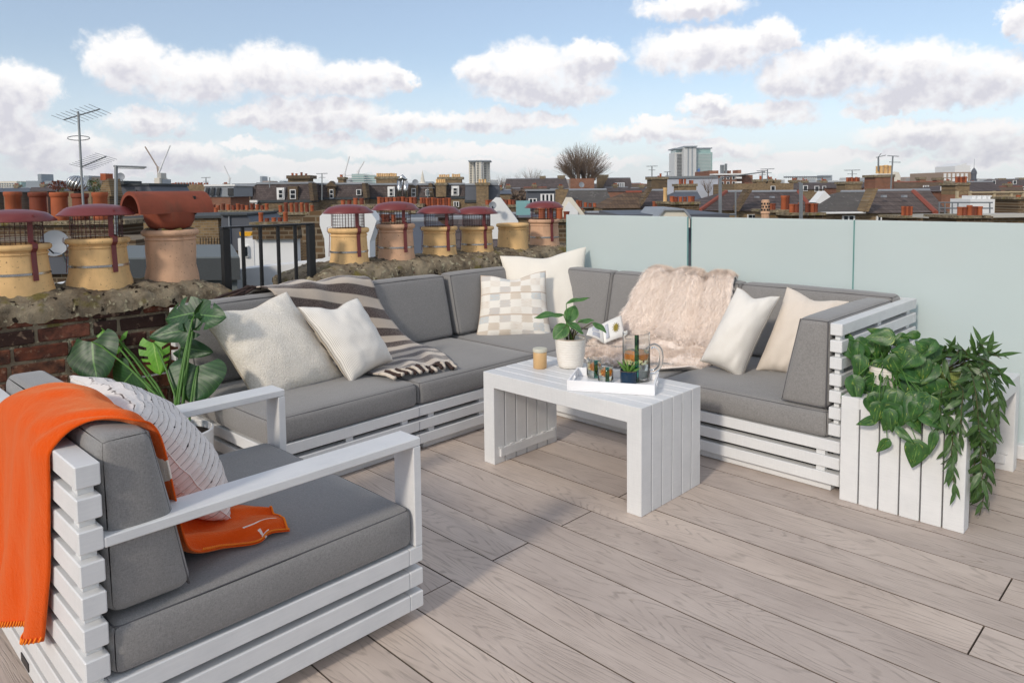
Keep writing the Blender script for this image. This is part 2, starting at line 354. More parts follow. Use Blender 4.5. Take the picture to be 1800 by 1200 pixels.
# frosted glass screen along the back of the right sofa
def mk_frost():
    a = NT('frosted_glass', .22, .5); n = a.noise(a.scl(a.rnd(a.obj, 9), (1, 1, 2.5)), 1.4, 4, .6)
    a.col(a.mix(n, C('dde9e7'), C('e5eeec'))); a.set(Coat_Weight=.7, Coat_Roughness=.04)
    tr = a.n('ShaderNodeBsdfTranslucent'); tr.inputs[0].default_value = (*C('cfdcdc'), 1); mx = a.n('ShaderNodeMixShader'); mx.inputs[0].default_value = .38
    o = a.t.nodes['Material Output']; a.l(a.b.outputs[0], mx.inputs[1]); a.l(tr.outputs[0], mx.inputs[2]); a.l(mx.outputs[0], o.inputs[0]); return a.m
MT['frost'] = mk_frost(); MT['glass_edge'] = simple('green_glass_edge', C('8fb9b5'), .15, .05)
GY = 4.4755
for k, (x0, x1, lab) in enumerate(((-3.845, -2.737, 'frosted glass balustrade panel nearest the chimney pots'), (-2.705, -1.6205, 'middle frosted glass balustrade panel behind the fur throw'),
                  (-1.617, -.53, 'frosted glass balustrade panel behind the trailing plants'), (-.52, .57, 'frosted glass balustrade panel past the picture edge'))):
    t = thing('glass_screen', lab, 'glass panel', ((x0 + x1) / 2, GY, 0), 0, 'frosted glass balustrade')
    w = (x1 - x0) / 2; m = MB(); m.box((-w + .003, 0, .06), (w - .003, .0175, 1.209), .0012); obj('pane', m, MT['frost'], t)
    for s in (-1, 1): m = MB(); m.box((s * w - .0028 * (s > 0), .0005, .06), (s * w + .0028 * (s < 0), .017, 1.2085)); obj('edge', m, MT['glass_edge'], t)
m = MB(); m.box((-3.87, 4.43, .001), (2.6, 4.55, .075), .004); tag(obj('glass_channel', m, MT['white']), 'white base rail holding the frosted glass screen', 'rail')

# ------------------------------------------------------------------ brick chimney stacks behind the left sofa
def stack(y0, y1, label, xf=-4.2, ztop=.835, detail=(.0, 9)):
    t = thing('chimney_stack', label, 'chimney stack', (xf - .28, (y0 + y1) / 2, -.5), 0, 'brick chimney stacks beside the terrace')
    m = MB(); m.box((xf - .56, y0, -9.5), (xf - .010, y1, ztop - .01)); core = obj('mortar_core', m, MT['mortar'], t, world=True)
    pitch = .0835; rnd = random.Random(int(y0 * 100)); meshes = {}
    for c in range(9):
        z1 = ztop - c * pitch; y = y0 + (0 if c % 2 else -.12)
        while y < y1:
            L_ = rnd.choice([.232, .232, .232, .112]); a, b = max(y, y0), min(y + L_, y1)
            if b - a > .04:
                k = round(b - a, 3)
                if k not in meshes:
                    q = MB(); q.box((-.05, -k / 2, -.034), (.0, k / 2, .034), .006)
                    q.v = [(vx + .004 * nz((vx, vy, vz), 25, k), vy + .003 * nz((vx, vy, vz), 31, 3), vz + .003 * nz((vx, vy, vz), 27, 8)) for vx, vy, vz in q.v]
                    meshes[k] = q.mesh('brick', MT['brick'])
                link('brick', meshes[k], core, T(xf + rnd.uniform(-.006, .004), (a + b) / 2, z1 - .038) @ Matrix.Rotation(rnd.uniform(-.015, .015), 4, 'X'), world=True)
            y += L_ + .016
    # lumpy mortar cap (flaunching)
    n = int((y1 - y0) / .016)
    def cap(u, v):
        y = y0 + (y1 - y0) * u; a = v * math.pi
        e = min(1, (y - y0) / .22, (y1 - y) / .22); e = max(0, e) ** .5
        cx = xf - .28; rx = .30 + .012 * nz((y * 3, 0, 0), 1, 5); hz = .100 * e + .005
        x = cx + rx * math.cos(a) * (abs(math.cos(a)) ** -.35 if abs(math.cos(a)) > .02 else 1) * .98
        z = ztop - .022 + hz * math.sin(a) ** .8 if 0 < v < 1 else ztop - .05
        p = (x, y, z); k = .007 * nz(p, 9) + .012 * nz(p, 22, 4) + .008 * nz(p, 45, 2) + .005 * nz(p, 85, 6) - .02 * max(0, nz(p, 16, 3) - .35) + .008 * nz(p, 3.5, 9)
        return (x + k * .6 * math.cos(a), y + .01 * nz(p, 12, 2), z + k)
    m = MB(); m.grid(cap, n, 40); obj('mortar_cap', m, MT['mortar'], t, smooth=True, world=True)
    return t
stack(-1.6, 1.90, 'red brick chimney stack with lumpy mortar top behind the leafy plant')
stack(2.42, 5.35, 'long chimney stack carrying six pots behind the left sofa back')
# cable on the wall
m = MB(); m.tube([(-4.17, y, .39 + .035 * math.sin(y * 1.1)) for y in [i * .1 - 1 for i in range(29)]], .0045, 6); tag(obj('wall_cable', m, MT['white'], smooth=True), 'thin white cable running along the brick stack', 'cable')

# black railing between the stacks
rx_ = -4.33
t = thing('railing', 'black metal railing gate between the two chimney stacks', 'railing', (rx_, 2.2, 0))
ya, yb = onx(397, 450, rx_).y, onx(547, 450, rx_).y
for y in (ya, yb): m = MB(); m.box((rx_ - .022, y - .022, -.03), (rx_ + .022, y + .022, 1.195), .002); obj('post', m, MT['black'], t, world=True)
m = MB(); m.box((rx_ - .022, ya - .022, 1.196), (rx_ + .022, yb + .022, 1.208), .002); obj('top_rail', m, MT['black'], t, world=True)
for x in (428, 459, 490, 520): y = onx(x, 450, rx_).y; m = MB(); m.box((rx_ - .009, y - .009, .05), (rx_ + .009, y + .009, 1.1955), .001); obj('baluster', m, MT['black'], t, world=True)
m = MB(); m.box((rx_ - .012, ya + .0225, .03), (rx_ + .012, yb - .0225, .0495), .001); obj('bottom_rail', m, MT['black'], t, world=True)
# ------------------------------------------------------------------ white slatted furniture
SH, SP, ZT = .054, .0771, .790
def kz(k): return ZT - k * SP
def slat(parent, lo, hi, name='slat', b=.003): m = MB(); m.box(lo, hi, b); return obj(name, m, MT['white'], parent)
def soft_box(lo, hi, r=.03, puff=.008, warp=None, n=9, seed=0):
    lo = Vector(lo); hi = Vector(hi); c = (lo + hi) / 2; h = (hi - lo) / 2
    def samp(H):
        a = [-H + r * (1 - math.cos(i / 4 * math.pi / 2)) for i in range(4)]; k = max(3, min(16, int(2 * (H - r) / .06)))
        mid = [-H + r + 2 * (H - r) * i / k for i in range(k + 1)]
        return a + mid + [-x for x in reversed(a)]
    ax = [samp(h[i]) for i in range(3)]; mb = MB()
    for k in range(3):
        i, j = (k + 1) % 3, (k + 2) % 3
        for s in (-1, 1):
            A, B = ax[i], ax[j]; vs = []
            for b in B:
                for a in A:
                    q = [0, 0, 0]; q[k] = s * h[k]; q[i] = a; q[j] = b; q = Vector(q)
                    cl = Vector([max(-h[t] + r, min(h[t] - r, q[t])) for t in range(3)]); d = q - cl
                    p = cl + d.normalized() * r if d.length > 1e-9 else q
                    u = [p[t] / h[t] for t in range(3)]; g = (1 - u[i] ** 2) * (1 - u[j] ** 2)
                    p[k] += s * puff * max(0, g) ** .6
                    w = .0035 * nz(p + c, 4, seed) + .0015 * nz(p + c, 13, seed); p[k] += s * w * min(1, max(0, g) * 6)
                    vs.append(p)
            w = len(A); fs = [(y * w + x, y * w + x + 1, (y + 1) * w + x + 1, (y + 1) * w + x) for y in range(len(B) - 1) for x in range(w - 1)]
            mb.add([v + c for v in vs], fs)
    if warp: mb.v = [tuple(warp(Vector(v))) for v in mb.v]
    return mb
def finish_soft(name, mb, mat, parent):
    me = mb.mesh(name, mat); bm = bmesh.new(); bm.from_mesh(me); bmesh.ops.remove_doubles(bm, verts=bm.verts, dist=.0004); bmesh.ops.recalc_face_normals(bm, faces=bm.faces); bm.to_mesh(me); bm.free(); me.shade_smooth()
    return link(name, me, parent)
def piping(lo, hi, z, parent, warp=None, r=.03, mat=None):
    x0, y0, x1, y1 = lo[0], lo[1], hi[0], hi[1]; e = r * .30; pts = []
    for (cx, cy, a0) in ((x1 - r, y1 - r, 0), (x0 + r, y1 - r, 90), (x0 + r, y0 + r, 180), (x1 - r, y0 + r, 270)):
        for k in range(5): a = R(a0 + k * 22.5); pts.append(Vector((cx + (r - e) * math.cos(a), cy + (r - e) * math.sin(a), z)))
    full = []
    for a, b in zip(pts, pts[1:] + pts[:1]):
        n = max(1, int((b - a).length / .06))
        for k in range(n): full.append(a.lerp(b, k / n))
    if warp: full = [warp(p) for p in full]
    m = MB(); m.tube(full, .0026, 5, True); return obj('piping', m, mat or MT['pipe'], parent, smooth=True)
def seat_cushion(parent, x0, x1, y0, y1, z0=.252, z1=.380, seed=0):
    lo, hi = (x0, y0, z0), (x1, y1, z1); o = finish_soft('seat_cushion', soft_box(lo, hi, .028, .014, seed=seed), MT['grey'], parent)
    piping(lo, hi, z1 - .0085, o, r=.028); piping(lo, hi, z0 + .0085, o, r=.028); return o
def back_cushion(parent, x0, x1, yb, zb=.392, zt=.815, tb=.225, tt=.125, seed=0, mat=None, name='back_cushion', swap=False, skew0=0, skew1=0):
    # leaning wedge: back face vertical at y = yb, front face slopes; front is towards -y
    h = zt - zb
    def warp(p):
        f = (p.z - zb) / h; th = tb + (tt - tb) * f; u = (p.y - (yb - 1)) ; q = Vector((p.x, yb - (1 - u) * th, p.z + .0 * u))
        q.x += (skew0 * (1 - u) if p.x < (x0 + x1) / 2 else skew1 * (1 - u)) * 1.0
        if swap: q = Vector((swap - q.y, q.x, q.z))
        return q
    # build in normalised depth so that rounding stays even
    dm = (tb + tt) / 2; lo, hi = (x0, -dm, zb), (x1, 0, zt); mb = soft_box(lo, hi, .03, .010, seed=seed)
    w2 = lambda p: warp(Vector((p.x, yb - 1 + (p.y + dm) / dm, p.z)))
    mb.v = [tuple(w2(Vector(v))) for v in mb.v]
    o = finish_soft(name, mb, mat or MT['grey'], parent)
    # seams round the front face
    e = .008; pts = []
    for (a, b) in (((x0 + e, zb + e), (x1 - e, zb + e)), ((x1 - e, zb + e), (x1 - e, zt - e)), ((x1 - e, zt - e), (x0 + e, zt - e)), ((x0 + e, zt - e), (x0 + e, zb + e))):
        for k in range(8): pts.append(w2(Vector((a[0] + (b[0] - a[0]) * k / 8, -dm + e, a[1] + (b[1] - a[1]) * k / 8))))
    m = MB(); m.tube(pts, .0026, 5, True); obj('piping', m, MT['pipe'], o, smooth=True); return o
def base_box(t, L_, D, ends=(0, 1), front=True, back=True):
    for k in (7, 8, 9):
        z1 = kz(k); z0 = z1 - SH
        if front: slat(t, (0, 0, z0), (L_, SH, z1))
        if back: slat(t, (0, D - SH, z0), (L_, D, z1))
        for e in ends: x = 0 if e == 0 else L_ - SH; slat(t, (x, SH + .0006, z0), (x + SH, D - SH - .0006, z1))
    for k in (7, 8):
        z1 = kz(k) - SH
        for x in (.07, L_ - .11, L_ / 2 - .02): m = MB(); m.box((x, .012, z1 - SP + SH + .0005), (x + .04, .042, z1 - .0005)); obj('spacer', m, MT['white'], t)
    m = MB(); m.box((.05, .035, .002), (L_ - .05, D - .035, kz(9) - SH - .0006), .002); obj('plinth', m, MT['white'], t)
    m = MB(); m.box((.058, .058, .2), (L_ - .058, D - .058, .2505)); obj('light_block_board', m, MT['white'], t)  # hidden board added to block light under the seat cushions
    m = MB(); m.box((.0585, .0585, kz(9) - SH + .004), (L_ - .0585, D - .0585, .199)); obj('shade_fill', m, MT['shadow_void'], t)  # dark box painted as the shade behind the base slats

# armchair: local x runs along its back (0 = right end), y forward
t = thing('armchair', 'white slatted armchair with grey cushions in the left foreground', 'armchair', (-1.8458, .4438, 0), .0158)
CWD, CDP, AW, ATK = .9754, .9939, .105, .027
for k in range(7): slat(t, (-CWD, 0, kz(k) - SH), (0, SH, kz(k)))
for x in (-.07, -CWD + .03, -CWD / 2):
    for k in range(7): m = MB(); m.box((x, .012, kz(k + 1) + .0005), (x + .04, .046, kz(k) - SH - .0005)); obj('spacer', m, MT['white'], t)
for k in (7, 8, 9):
    z1 = kz(k); z0 = z1 - SH
    slat(t, (-CWD, 0, z0), (0, SH, z1)); slat(t, (-CWD, CDP - SH, z0), (0, CDP, z1))
    for x in (-SH, -CWD): slat(t, (x, SH + .0006, z0), (x + SH, CDP - SH - .0006, z1))
az0 = kz(2) - SH
for x in (-AW, -CWD):
    a = slat(t, (x, SH + .0006, az0), (x + AW, CDP, az0 + ATK), 'armrest'); m = MB(); m.box((x, CDP - .03, .2515), (x + AW, CDP, az0 - .0006), .002); obj('arm_post', m, MT['white'], t)
m = MB(); m.box((-CWD + .055, .055, .002), (-.055, CDP - .055, kz(9) - SH - .0006), .002); obj('plinth', m, MT['white'], t)
m = MB(); m.box((-CWD + .058, .058, .2), (-.058, CDP - .058, .2505)); obj('light_block_board', m, MT['white'], t)  # unseen board, added to stop light passing through the chair base
m = MB(); m.box((-CWD + .06, .06, .05), (-.06, CDP - .06, .199)); obj('shade_fill', m, MT['shadow_void'], t)  # near-black fill painted as shade inside the chair base
m = MB(); m.box((-.62, -.003, kz(9) - .04), (-.54, -.0005, kz(9) - .015)); obj('label_plate', m, MT['black'], t)
seat_cushion(t, -.967, -.008, .062, .962, .252, .382, 3)
def chair_back():
    zb, zt = .398, .832; y0, tt, tb = .062, .115, .205
    lo, hi = (-.955, 0, zb), (-.022, .16, zt); mb = soft_box(lo, hi, .032, .010, seed=11)
    mb.v = [(x, y0 + y / .16 * (tb + (tt - tb) * (z - zb) / (zt - zb)), z) for x, y, z in mb.v]
    o = finish_soft('back_cushion', mb, MT['grey'], t); e = .009; pts = []
    w = lambda x, z: Vector((x, y0 + (.16 - e) / .16 * (tb + (tt - tb) * (z - zb) / (zt - zb)), z))
    for (a, b) in (((-.946, zb + e), (-.031, zb + e)), ((-.031, zb + e), (-.031, zt - e)), ((-.031, zt - e), (-.946, zt - e)), ((-.946, zt - e), (-.946, zb + e))):
        for k in range(8): pts.append(w(a[0] + (b[0] - a[0]) * k / 8, a[1] + (b[1] - a[1]) * k / 8))
    m = MB(); m.tube(pts, .0026, 5, True); obj('piping', m, MT['pipe'], o, smooth=True)
chair_back()

# corner sofa, in the sections it comes in: local x along the section, y = 0 front, y = D back
D = 1.053
def back_slats(t, L_, D):
    for k in range(7): slat(t, (0, D - SH, kz(k) - SH), (L_, D, kz(k)))
    for x in (.05, L_ - .09):
        m = MB(); m.box((x, D - SH + .008, kz(6) - SH - .022), (x + .04, D - .012, ZT - .001)); obj('back_post', m, MT['white'], t)
t = thing('sofa_section', 'open-ended sofa section of the left run beside the armchair', 'sofa section', (-3.072, 1.515, 0), R(90) + .030, 'sections of the corner sofa')
base_box(t, .873, 1.04, (0,)); back_slats(t, .873, 1.04); seat_cushion(t, .006, .869, .004, .975, seed=1); back_cushion(t, .012, .868, .982, seed=2)
t = thing('sofa_section', 'middle sofa section of the left run under the striped throw tassels', 'sofa section', (-3.100, 2.391, 0), R(90) + .022, 'sections of the corner sofa')
base_box(t, .948, 1.04, ()); back_slats(t, .948, 1.04); seat_cushion(t, .004, .944, .004, .975, seed=4); back_cushion(t, .006, .94, .982, seed=5)
t = thing('sofa_section', 'corner sofa section under the patterned cushion', 'sofa section', (-4.16, 3.3424, 0), 0, 'sections of the corner sofa')
for k in (8, 9): slat(t, (0, 0, kz(k) - SH), (SH, D, kz(k)))
m = MB(); m.box((.06, .06, .002), (1.05, D - .02, .2505)); obj('base', m, MT['white'], t)
for k in range(7): slat(t, (0, 0, kz(k) - SH), (SH, D - SH - .001, kz(k))); slat(t, (0, D - SH, kz(k) - SH), (1.056, D, kz(k)))
seat_cushion(t, .07, 1.052, .006, .985, seed=6)
back_cushion(t, .012, .755, 0, seed=7, swap=.066)
back_cushion(t, .10, .972, .985, seed=8)
t = thing('sofa_section', 'right-hand sofa section with slatted end arm in front of the glass', 'sofa section', (-3.10, 3.3424, 0), 0, 'sections of the corner sofa')
LR = 1.85; base_box(t, LR, D, (1,)); 
for k in range(7):
    slat(t, (0, D - SH, kz(k) - SH), (LR, D, kz(k))); slat(t, (LR - SH, 0, kz(k) - SH), (LR, D - SH - .0008, kz(k)))
    if k < 6:
        for y in (.022, .5, .94): m = MB(); m.box((LR - SH + .016, y, kz(k + 1) + .0005), (LR - .016, y + .05, kz(k) - SH - .0005)); obj('spacer', m, MT['white'], t)
        for x in (.05, .9): m = MB(); m.box((x, D - SH + .012, kz(k + 1) + .0005), (x + .04, D - .012, kz(k) - SH - .0005)); obj('spacer', m, MT['white'], t)
seat_cushion(t, .002, .90, .002, .985, seed=9); seat_cushion(t, .904, LR - .058, .002, .985, seed=10)
back_cushion(t, -.08, .40, .992, seed=12); back_cushion(t, .405, .90, .992, seed=13); back_cushion(t, .905, LR - .06, .992, seed=14)
# end-arm cushion (wedge leaning on the slatted end)
def arm_cushion():
    zb, zt = .386, .800; x1 = LR - .060; tb, tt = .232, .140
    lo, hi = (-.16, .004, zb), (0, .86, zt); mb = soft_box(lo, hi, .028, .008, seed=21)
    f = lambda z: tb + (tt - tb) * (z - zb) / (zt - zb)
    mb.v = [(x1 + x / .16 * f(z), y, z) for x, y, z in mb.v]
    o = finish_soft('arm_cushion', mb, MT['grey'], t); e = .008; pts = []
    for (a, b) in (((.012, zb + e), (.85, zb + e)), ((.85, zb + e), (.85, zt - e)), ((.85, zt - e), (.012, zt - e)), ((.012, zt - e), (.012, zb + e))):
        for k in range(8): z = a[1] + (b[1] - a[1]) * k / 8; pts.append(Vector((x1 - e, a[0] + (b[0] - a[0]) * k / 8, z)))
    m = MB(); m.tube(pts, .0026, 5, True); obj('piping', m, MT['pipe'], o, smooth=True)
    pts = []
    for (a, b) in ((( -.152, zb + e), (-.008, zb + e)), ((-.008, zb + e), (-.008, zt - e)), ((-.008, zt - e), (-.152, zt - e)), ((-.152, zt - e), (-.152, zb + e))):
        for k in range(6): z = a[1] + (b[1] - a[1]) * k / 6; pts.append(Vector((x1 + (a[0] + (b[0] - a[0]) * k / 6) / .16 * f(z), .010, z)))
    m = MB(); m.tube(pts, .0026, 5, True); obj('piping', m, MT['pipe'], o, smooth=True)
arm_cushion()

# two matching slatted tables
TL, TW, TH, TT = .972, .4914, .4762, .0755
def u_table(label, loc, rz):
    t = thing('slatted_table', label, 'table', loc, rz, 'white slatted waterfall tables')
    n = 6; gap = .006; bw = (TW - (n - 1) * gap) / n
    poly = [(0, .0), (0, TH), (TL, TH), (TL, 0), (TL - TT, 0), (TL - TT, TH - TT), (TT, TH - TT), (TT, 0)]
    me = None
    for i in range(n):
        if me is None:
            q = MB(); q.prism(poly, 0, bw); me = q.mesh('board', MT['white'])
            bm = bmesh.new(); bm.from_mesh(me); bmesh.ops.bevel(bm, geom=[e for e in bm.edges], offset=.0022, segments=1, affect='EDGES'); bmesh.ops.recalc_face_normals(bm, faces=bm.faces); bm.to_mesh(me); bm.free()
        link('board', me, t, T(0, i * (bw + gap), 0))
    for x in (TT, TL - TT - .014):
        m = MB(); m.box((x, .035, .035), (x + .014, TW - .03, .082), .002); b = obj('batten', m, MT['white'], t)
        for i in range(n):
            y = i * (bw + gap) + bw / 2; m = MB(); m.box((x + .002, y - .014, .0825), (x + .012, y + .014, .089), .002); obj('bracket', m, MT['white'], b)
    for i in range(n - 1):
        y = (i + 1) * bw + i * gap; m = MB(); m.box((.004, y + .0002, TH - .05), (TL - .004, y + gap - .0002, TH - .0022)); obj('gap_filler', m, MT['white'], t)
        for x in (.02, TL - TT + .03): m = MB(); m.box((x, y + .0006, .004), (x + .02, y + gap - .0006, TH - .051)); obj('gap_filler', m, MT['shadow_void'], t)  # leg strips are near-black: painted shade between the boards
    return t
u_table('white slatted coffee table holding the tray and jug', (-2.7456, 2.5338, 0), .0125)
u_table('white slatted side table under the trailing plants', (-.7455, 3.3130, 0), R(90))
# ------------------------------------------------------------------ pillows
def mk_boucle():
    a = NT('cream_boucle', .95, .1); v = a.obj; vo = a.n('ShaderNodeTexVoronoi'); vo.inputs['Scale'].default_value = 170; a.l(v, vo.inputs['Vector'])
    n = a.noise(v, 120, 4, .7); h = a.m_('ADD', a.m_('MULTIPLY', vo.outputs['Distance'], -1), n)
    a.col(a.mix(a.g(n, .3, .7), C('d9d1c2'), C('f4eee3'))); a.bump(a.m_('ADD', h, a.m_('MULTIPLY', a.noise(v, 7, 4), 2.5)), .55, .006); a.set(Sheen_Weight=.3); return a.m
def mk_plain(name, c, sc=700, k=.2):
    a = NT(name, .9, .15); v = a.obj; n = a.noise(v, sc, 2); big = a.noise(v, 8, 4)
    a.col(a.mix(n, tuple(x * (1 - k) for x in c), tuple(min(1, x * (1 + k)) for x in c))); a.bump(a.m_('ADD', a.m_('MULTIPLY', n, .15), big), .3, .008); a.set(Sheen_Weight=.2); return a.m
def mk_pinstripe():
    a = NT('pinstripe_cotton', .9, .15); sp = a.n('ShaderNodeSeparateXYZ'); a.l(a.uv, sp.inputs[0])
    s = a.m_('SINE', a.m_('MULTIPLY', sp.outputs[0], 2 * math.pi * 52)); f = a.g(s, .45, .85)
    a.col(a.mix(a.m_('MULTIPLY', f, .62), C('efebe3'), C('98928a'))); a.bump(a.m_('ADD', a.noise(a.obj, 8, 4), a.m_('MULTIPLY', a.noise(a.obj, 600, 2), .12)), .3, .008); return a.m
def mk_patch():
    a = NT('ikat_patch_weave', .9, .15); sp = a.n('ShaderNodeSeparateXYZ'); a.l(a.uv, sp.inputs[0])
    jag = a.m_('MULTIPLY', a.m_('SUBTRACT', a.noise(a.scl(a.uv, (6, 90, 1)), 1, 2), .5), .08)
    r = a.m_('MULTIPLY', sp.outputs[1], 9.0); row = a.m_('FLOOR', r); x = a.m_('MULTIPLY', a.m_('ADD', sp.outputs[0], jag), 3.3)
    x2 = a.m_('ADD', x, a.m_('MULTIPLY', a.m_('MODULO', row, 2.0), .5)); sx = a.m_('LESS_THAN', a.m_('FRACT', x2), .5)
    cell = a.n('ShaderNodeCombineXYZ'); a.l(a.m_('FLOOR', x2), cell.inputs[0]); a.l(row, cell.inputs[1]); wn = a.n('ShaderNodeTexWhiteNoise'); a.l(cell.outputs[0], wn.inputs['Vector'])
    c1 = a.ramp(wn.outputs['Value'], [(0, C('b9b7b6')), (.3, C('b7c3ca')), (.55, C('c9b9a6')), (.75, C('e4ddd2')), (1, C('a9bfca'))], 'CONSTANT')
    st = a.noise(a.scl(a.uv, (14, 120, 1)), 1, 3); c1 = a.mix(a.g(st, .45, .7), c1, C('cdbba6')); line = a.m_('MULTIPLY', a.m_('LESS_THAN', a.m_('FRACT', a.m_('MULTIPLY', r, .34)), .06), .6)
    c = a.mix(a.m_('MULTIPLY', sx, .68), C('e9e4da'), c1); c = a.mix(line, c, C('b59a80')); a.col(c); a.bump(a.m_('ADD', a.noise(a.obj, 8, 4), a.m_('MULTIPLY', a.noise(a.obj, 500, 2), .15)), .3, .008); return a.m
def mk_woven():
    a = NT('slubby_white_weave', .95, .1); sp = a.n('ShaderNodeSeparateXYZ'); a.l(a.uv, sp.inputs[0]); wob = a.m_('MULTIPLY', a.noise(a.scl(a.uv, (3, 3, 1)), 2, 2), .05)
    vv = a.m_('ADD', sp.outputs[1], wob)
    s1 = a.m_('SINE', a.m_('MULTIPLY', vv, 2 * math.pi * 21)); s2 = a.m_('SINE', a.m_('MULTIPLY', sp.outputs[0], 2 * math.pi * 46)); s3 = a.m_('SINE', a.m_('MULTIPLY', vv, 2 * math.pi * 42))
    ln = a.m_('MULTIPLY', a.g(s1, .93, .99), a.g(a.noise(a.scl(a.uv, (9, 60, 1)), 1, 3), .36, .56))
    blob = a.m_('MULTIPLY', a.g(s1, .55, .9), a.g(a.noise(a.scl(a.uv, (34, 22, 1)), 1, 1), .64, .69))
    knot = a.m_('MULTIPLY', a.g(s2, .3, .9), a.g(s3, .2, .8))
    c = a.mix(a.noise(a.uv, 40, 3), C('d8cfc8'), C('efeae6')); c = a.mix(a.m_('MULTIPLY', knot, .45), c, C('f7f4f1')); c = a.mix(a.m_('MULTIPLY', ln, .95), c, C('4a3a36')); c = a.mix(blob, c, C('241d1d'))
    a.col(c); a.bump(a.m_('ADD', knot, a.m_('MULTIPLY', s1, .4)), .6, .004); return a.m
MT['boucle'] = mk_boucle(); MT['cream'] = mk_plain('cream_linen', C('e9e3d7')); MT['beige'] = mk_plain('beige_linen', C('dacfc2')); MT['satin'] = mk_plain('stone_cotton_back', C('c9bda9'), 900, .1)
MT['pin'] = mk_pinstripe(); MT['patch'] = mk_patch(); MT['woven'] = mk_woven(); MT['cord'] = simple('grey_white_cord', C('a39c92'), .9, .5, 160)
def pillow(label, cs, T_, mat, back=None, chop=.0, cord=False, seed=0, conc=.07, n=26, group='scatter cushions', ear=.0, fr=.55):
    tl, tr, br, bl = [Vector(c) for c in cs]; ctr = (tl + tr + br + bl) / 4
    ux = ((tr + br) - (tl + bl)).normalized(); uy = ((tl + tr) - (bl + br)).normalized(); nn = ux.cross(uy).normalized()
    if nn.dot(CAM - ctr) < 0 and back is None: pass
    t = thing('scatter_cushion', label, 'cushion', tuple(ctr - uy * ((tl - bl).length / 2)), 0, group)
    def P(u, v, side):
        s, q = 2 * u - 1, 2 * v - 1
        s2 = s * (1 - conc * (1 - q * q) * abs(s) ** 1.5); q2 = q * (1 - conc * (1 - s * s) * abs(q) ** 1.5)
        if chop and q > 0: q2 -= chop * math.exp(-(s / .42) ** 2) * q ** 3
        a, b = (s2 + 1) / 2, (q2 + 1) / 2
        p = (tl * (1 - a) + tr * a) * b + (bl * (1 - a) + br * a) * (1 - b)
        g = max(0, (1 - s * s) * (1 - q * q)); h = T_ * g ** .42 * (1 - .25 * q * (.5))
        w = (.010 * nz((s * 2, q * 2, side), 1.3, seed) + .006 * nz((s * 4, q * 4, side), 1.5, seed + 9)) * min(1, g * 5)
        edge = .006 * math.sin(14 * s + seed) * (1 - g) * (abs(q) > abs(s)) + .006 * math.sin(14 * q + seed) * (1 - g) * (abs(s) >= abs(q))
        return p + nn * (side * (h * (fr if side > 0 else 1 - fr) + w) + edge * .5)
    sm = lambda u: .5 - .5 * math.cos(math.pi * u) * (1 - .25 * (1 - abs(math.cos(math.pi * u))))
    for nm, side, mt in (('front_panel', 1, mat), ('back_panel', -1, back or mat)):
        m = MB(); m.grid(lambda u, v: P(sm(u), sm(v), side), n, n)
        for f in list(m.uv): m.uv[f] = [(sm(a), sm(b)) for a, b in m.uv[f]]
        o = obj(nm, m, mt, t, smooth=True, world=True, recalc=False)
        # outward normals
        o.data.update(); c0 = o.data.polygons[len(o.data.polygons) // 2]; nrm = c0.normal
        if nrm.dot(nn) * side < 0: o.data.flip_normals()
    pts = []
    for k in range(48):
        f = k / 48 * 4; e = int(f); r_ = f - e; u, v = ((r_, 0), (1, r_), (1 - r_, 1), (0, 1 - r_))[e]; pts.append(P(u, v, 1))
    m = MB(); m.tube(pts, .0042 if cord else .0022, 6, True); obj('cord_edge' if cord else 'seam', m, MT['cord'] if cord else (back or mat), t, smooth=True, world=True)
    return t
a_ = R(25); nL = (math.cos(a_), 0, math.sin(a_))
def corners(pts, p0, n): return [onplane(x, y, p0, n) for x, y in pts]
pillow('large cream boucle cushion leaning at the open end of the left sofa', corners([(349, 552), (503, 513), (606, 668), (456, 716)], (-3.53, 0, .40), nL), .24, MT['boucle'], MT['satin'], chop=.10, seed=1, n=34)
pillow('small pinstriped cream cushion with corded edge against the large boucle one', corners([(523, 540), (628, 524), (690, 634), (616, 674)], (-3.40, 0, .41), nL), .19, MT['pin'], MT['satin'], chop=.16, cord=True, seed=2)
nC = Vector((math.cos(.78) * math.cos(a_), -math.sin(.78) * math.cos(a_), math.sin(a_)))
pillow('tall plain cream cushion standing in the corner of the sofa', corners([(879, 450), (1030, 434), (1030, 606), (905, 604)], (-3.72, 3.92, .40), nC), .20, MT['cream'], chop=.10, seed=3)
pillow('patterned grey and pale blue patchwork cushion in the sofa corner', corners([(845, 484), (959, 476), (972, 600), (836, 598)], (-3.60, 3.72, .40), nC), .16, MT['patch'], chop=.16, seed=4)
nR = Vector((.30, -math.cos(R(22)), math.sin(R(22)))).normalized()
pillow('pinstriped cream cushion with corded edge beside the fur throw', corners([(1296, 505), (1371, 521), (1302, 668), (1231, 634)], (-1.95, 3.72, .50), nR), .22, MT['pin'], MT['satin'], chop=.12, cord=True, seed=5)
pillow('plain beige cushion tucked against the sofa end arm', corners([(1384, 505), (1492, 530), (1405, 664), (1328, 652)], (-1.7, 3.92, .50), nR), .17, MT['beige'], chop=.10, seed=6)
pillow('textured white cushion with dark dashed stripes on the armchair', [(-2.70, .655, .815), (-2.16, .665, .80), (-2.16, .93, .412), (-2.70, .93, .412)], .26, MT['woven'], seed=7, conc=.05, n=30, fr=.5)

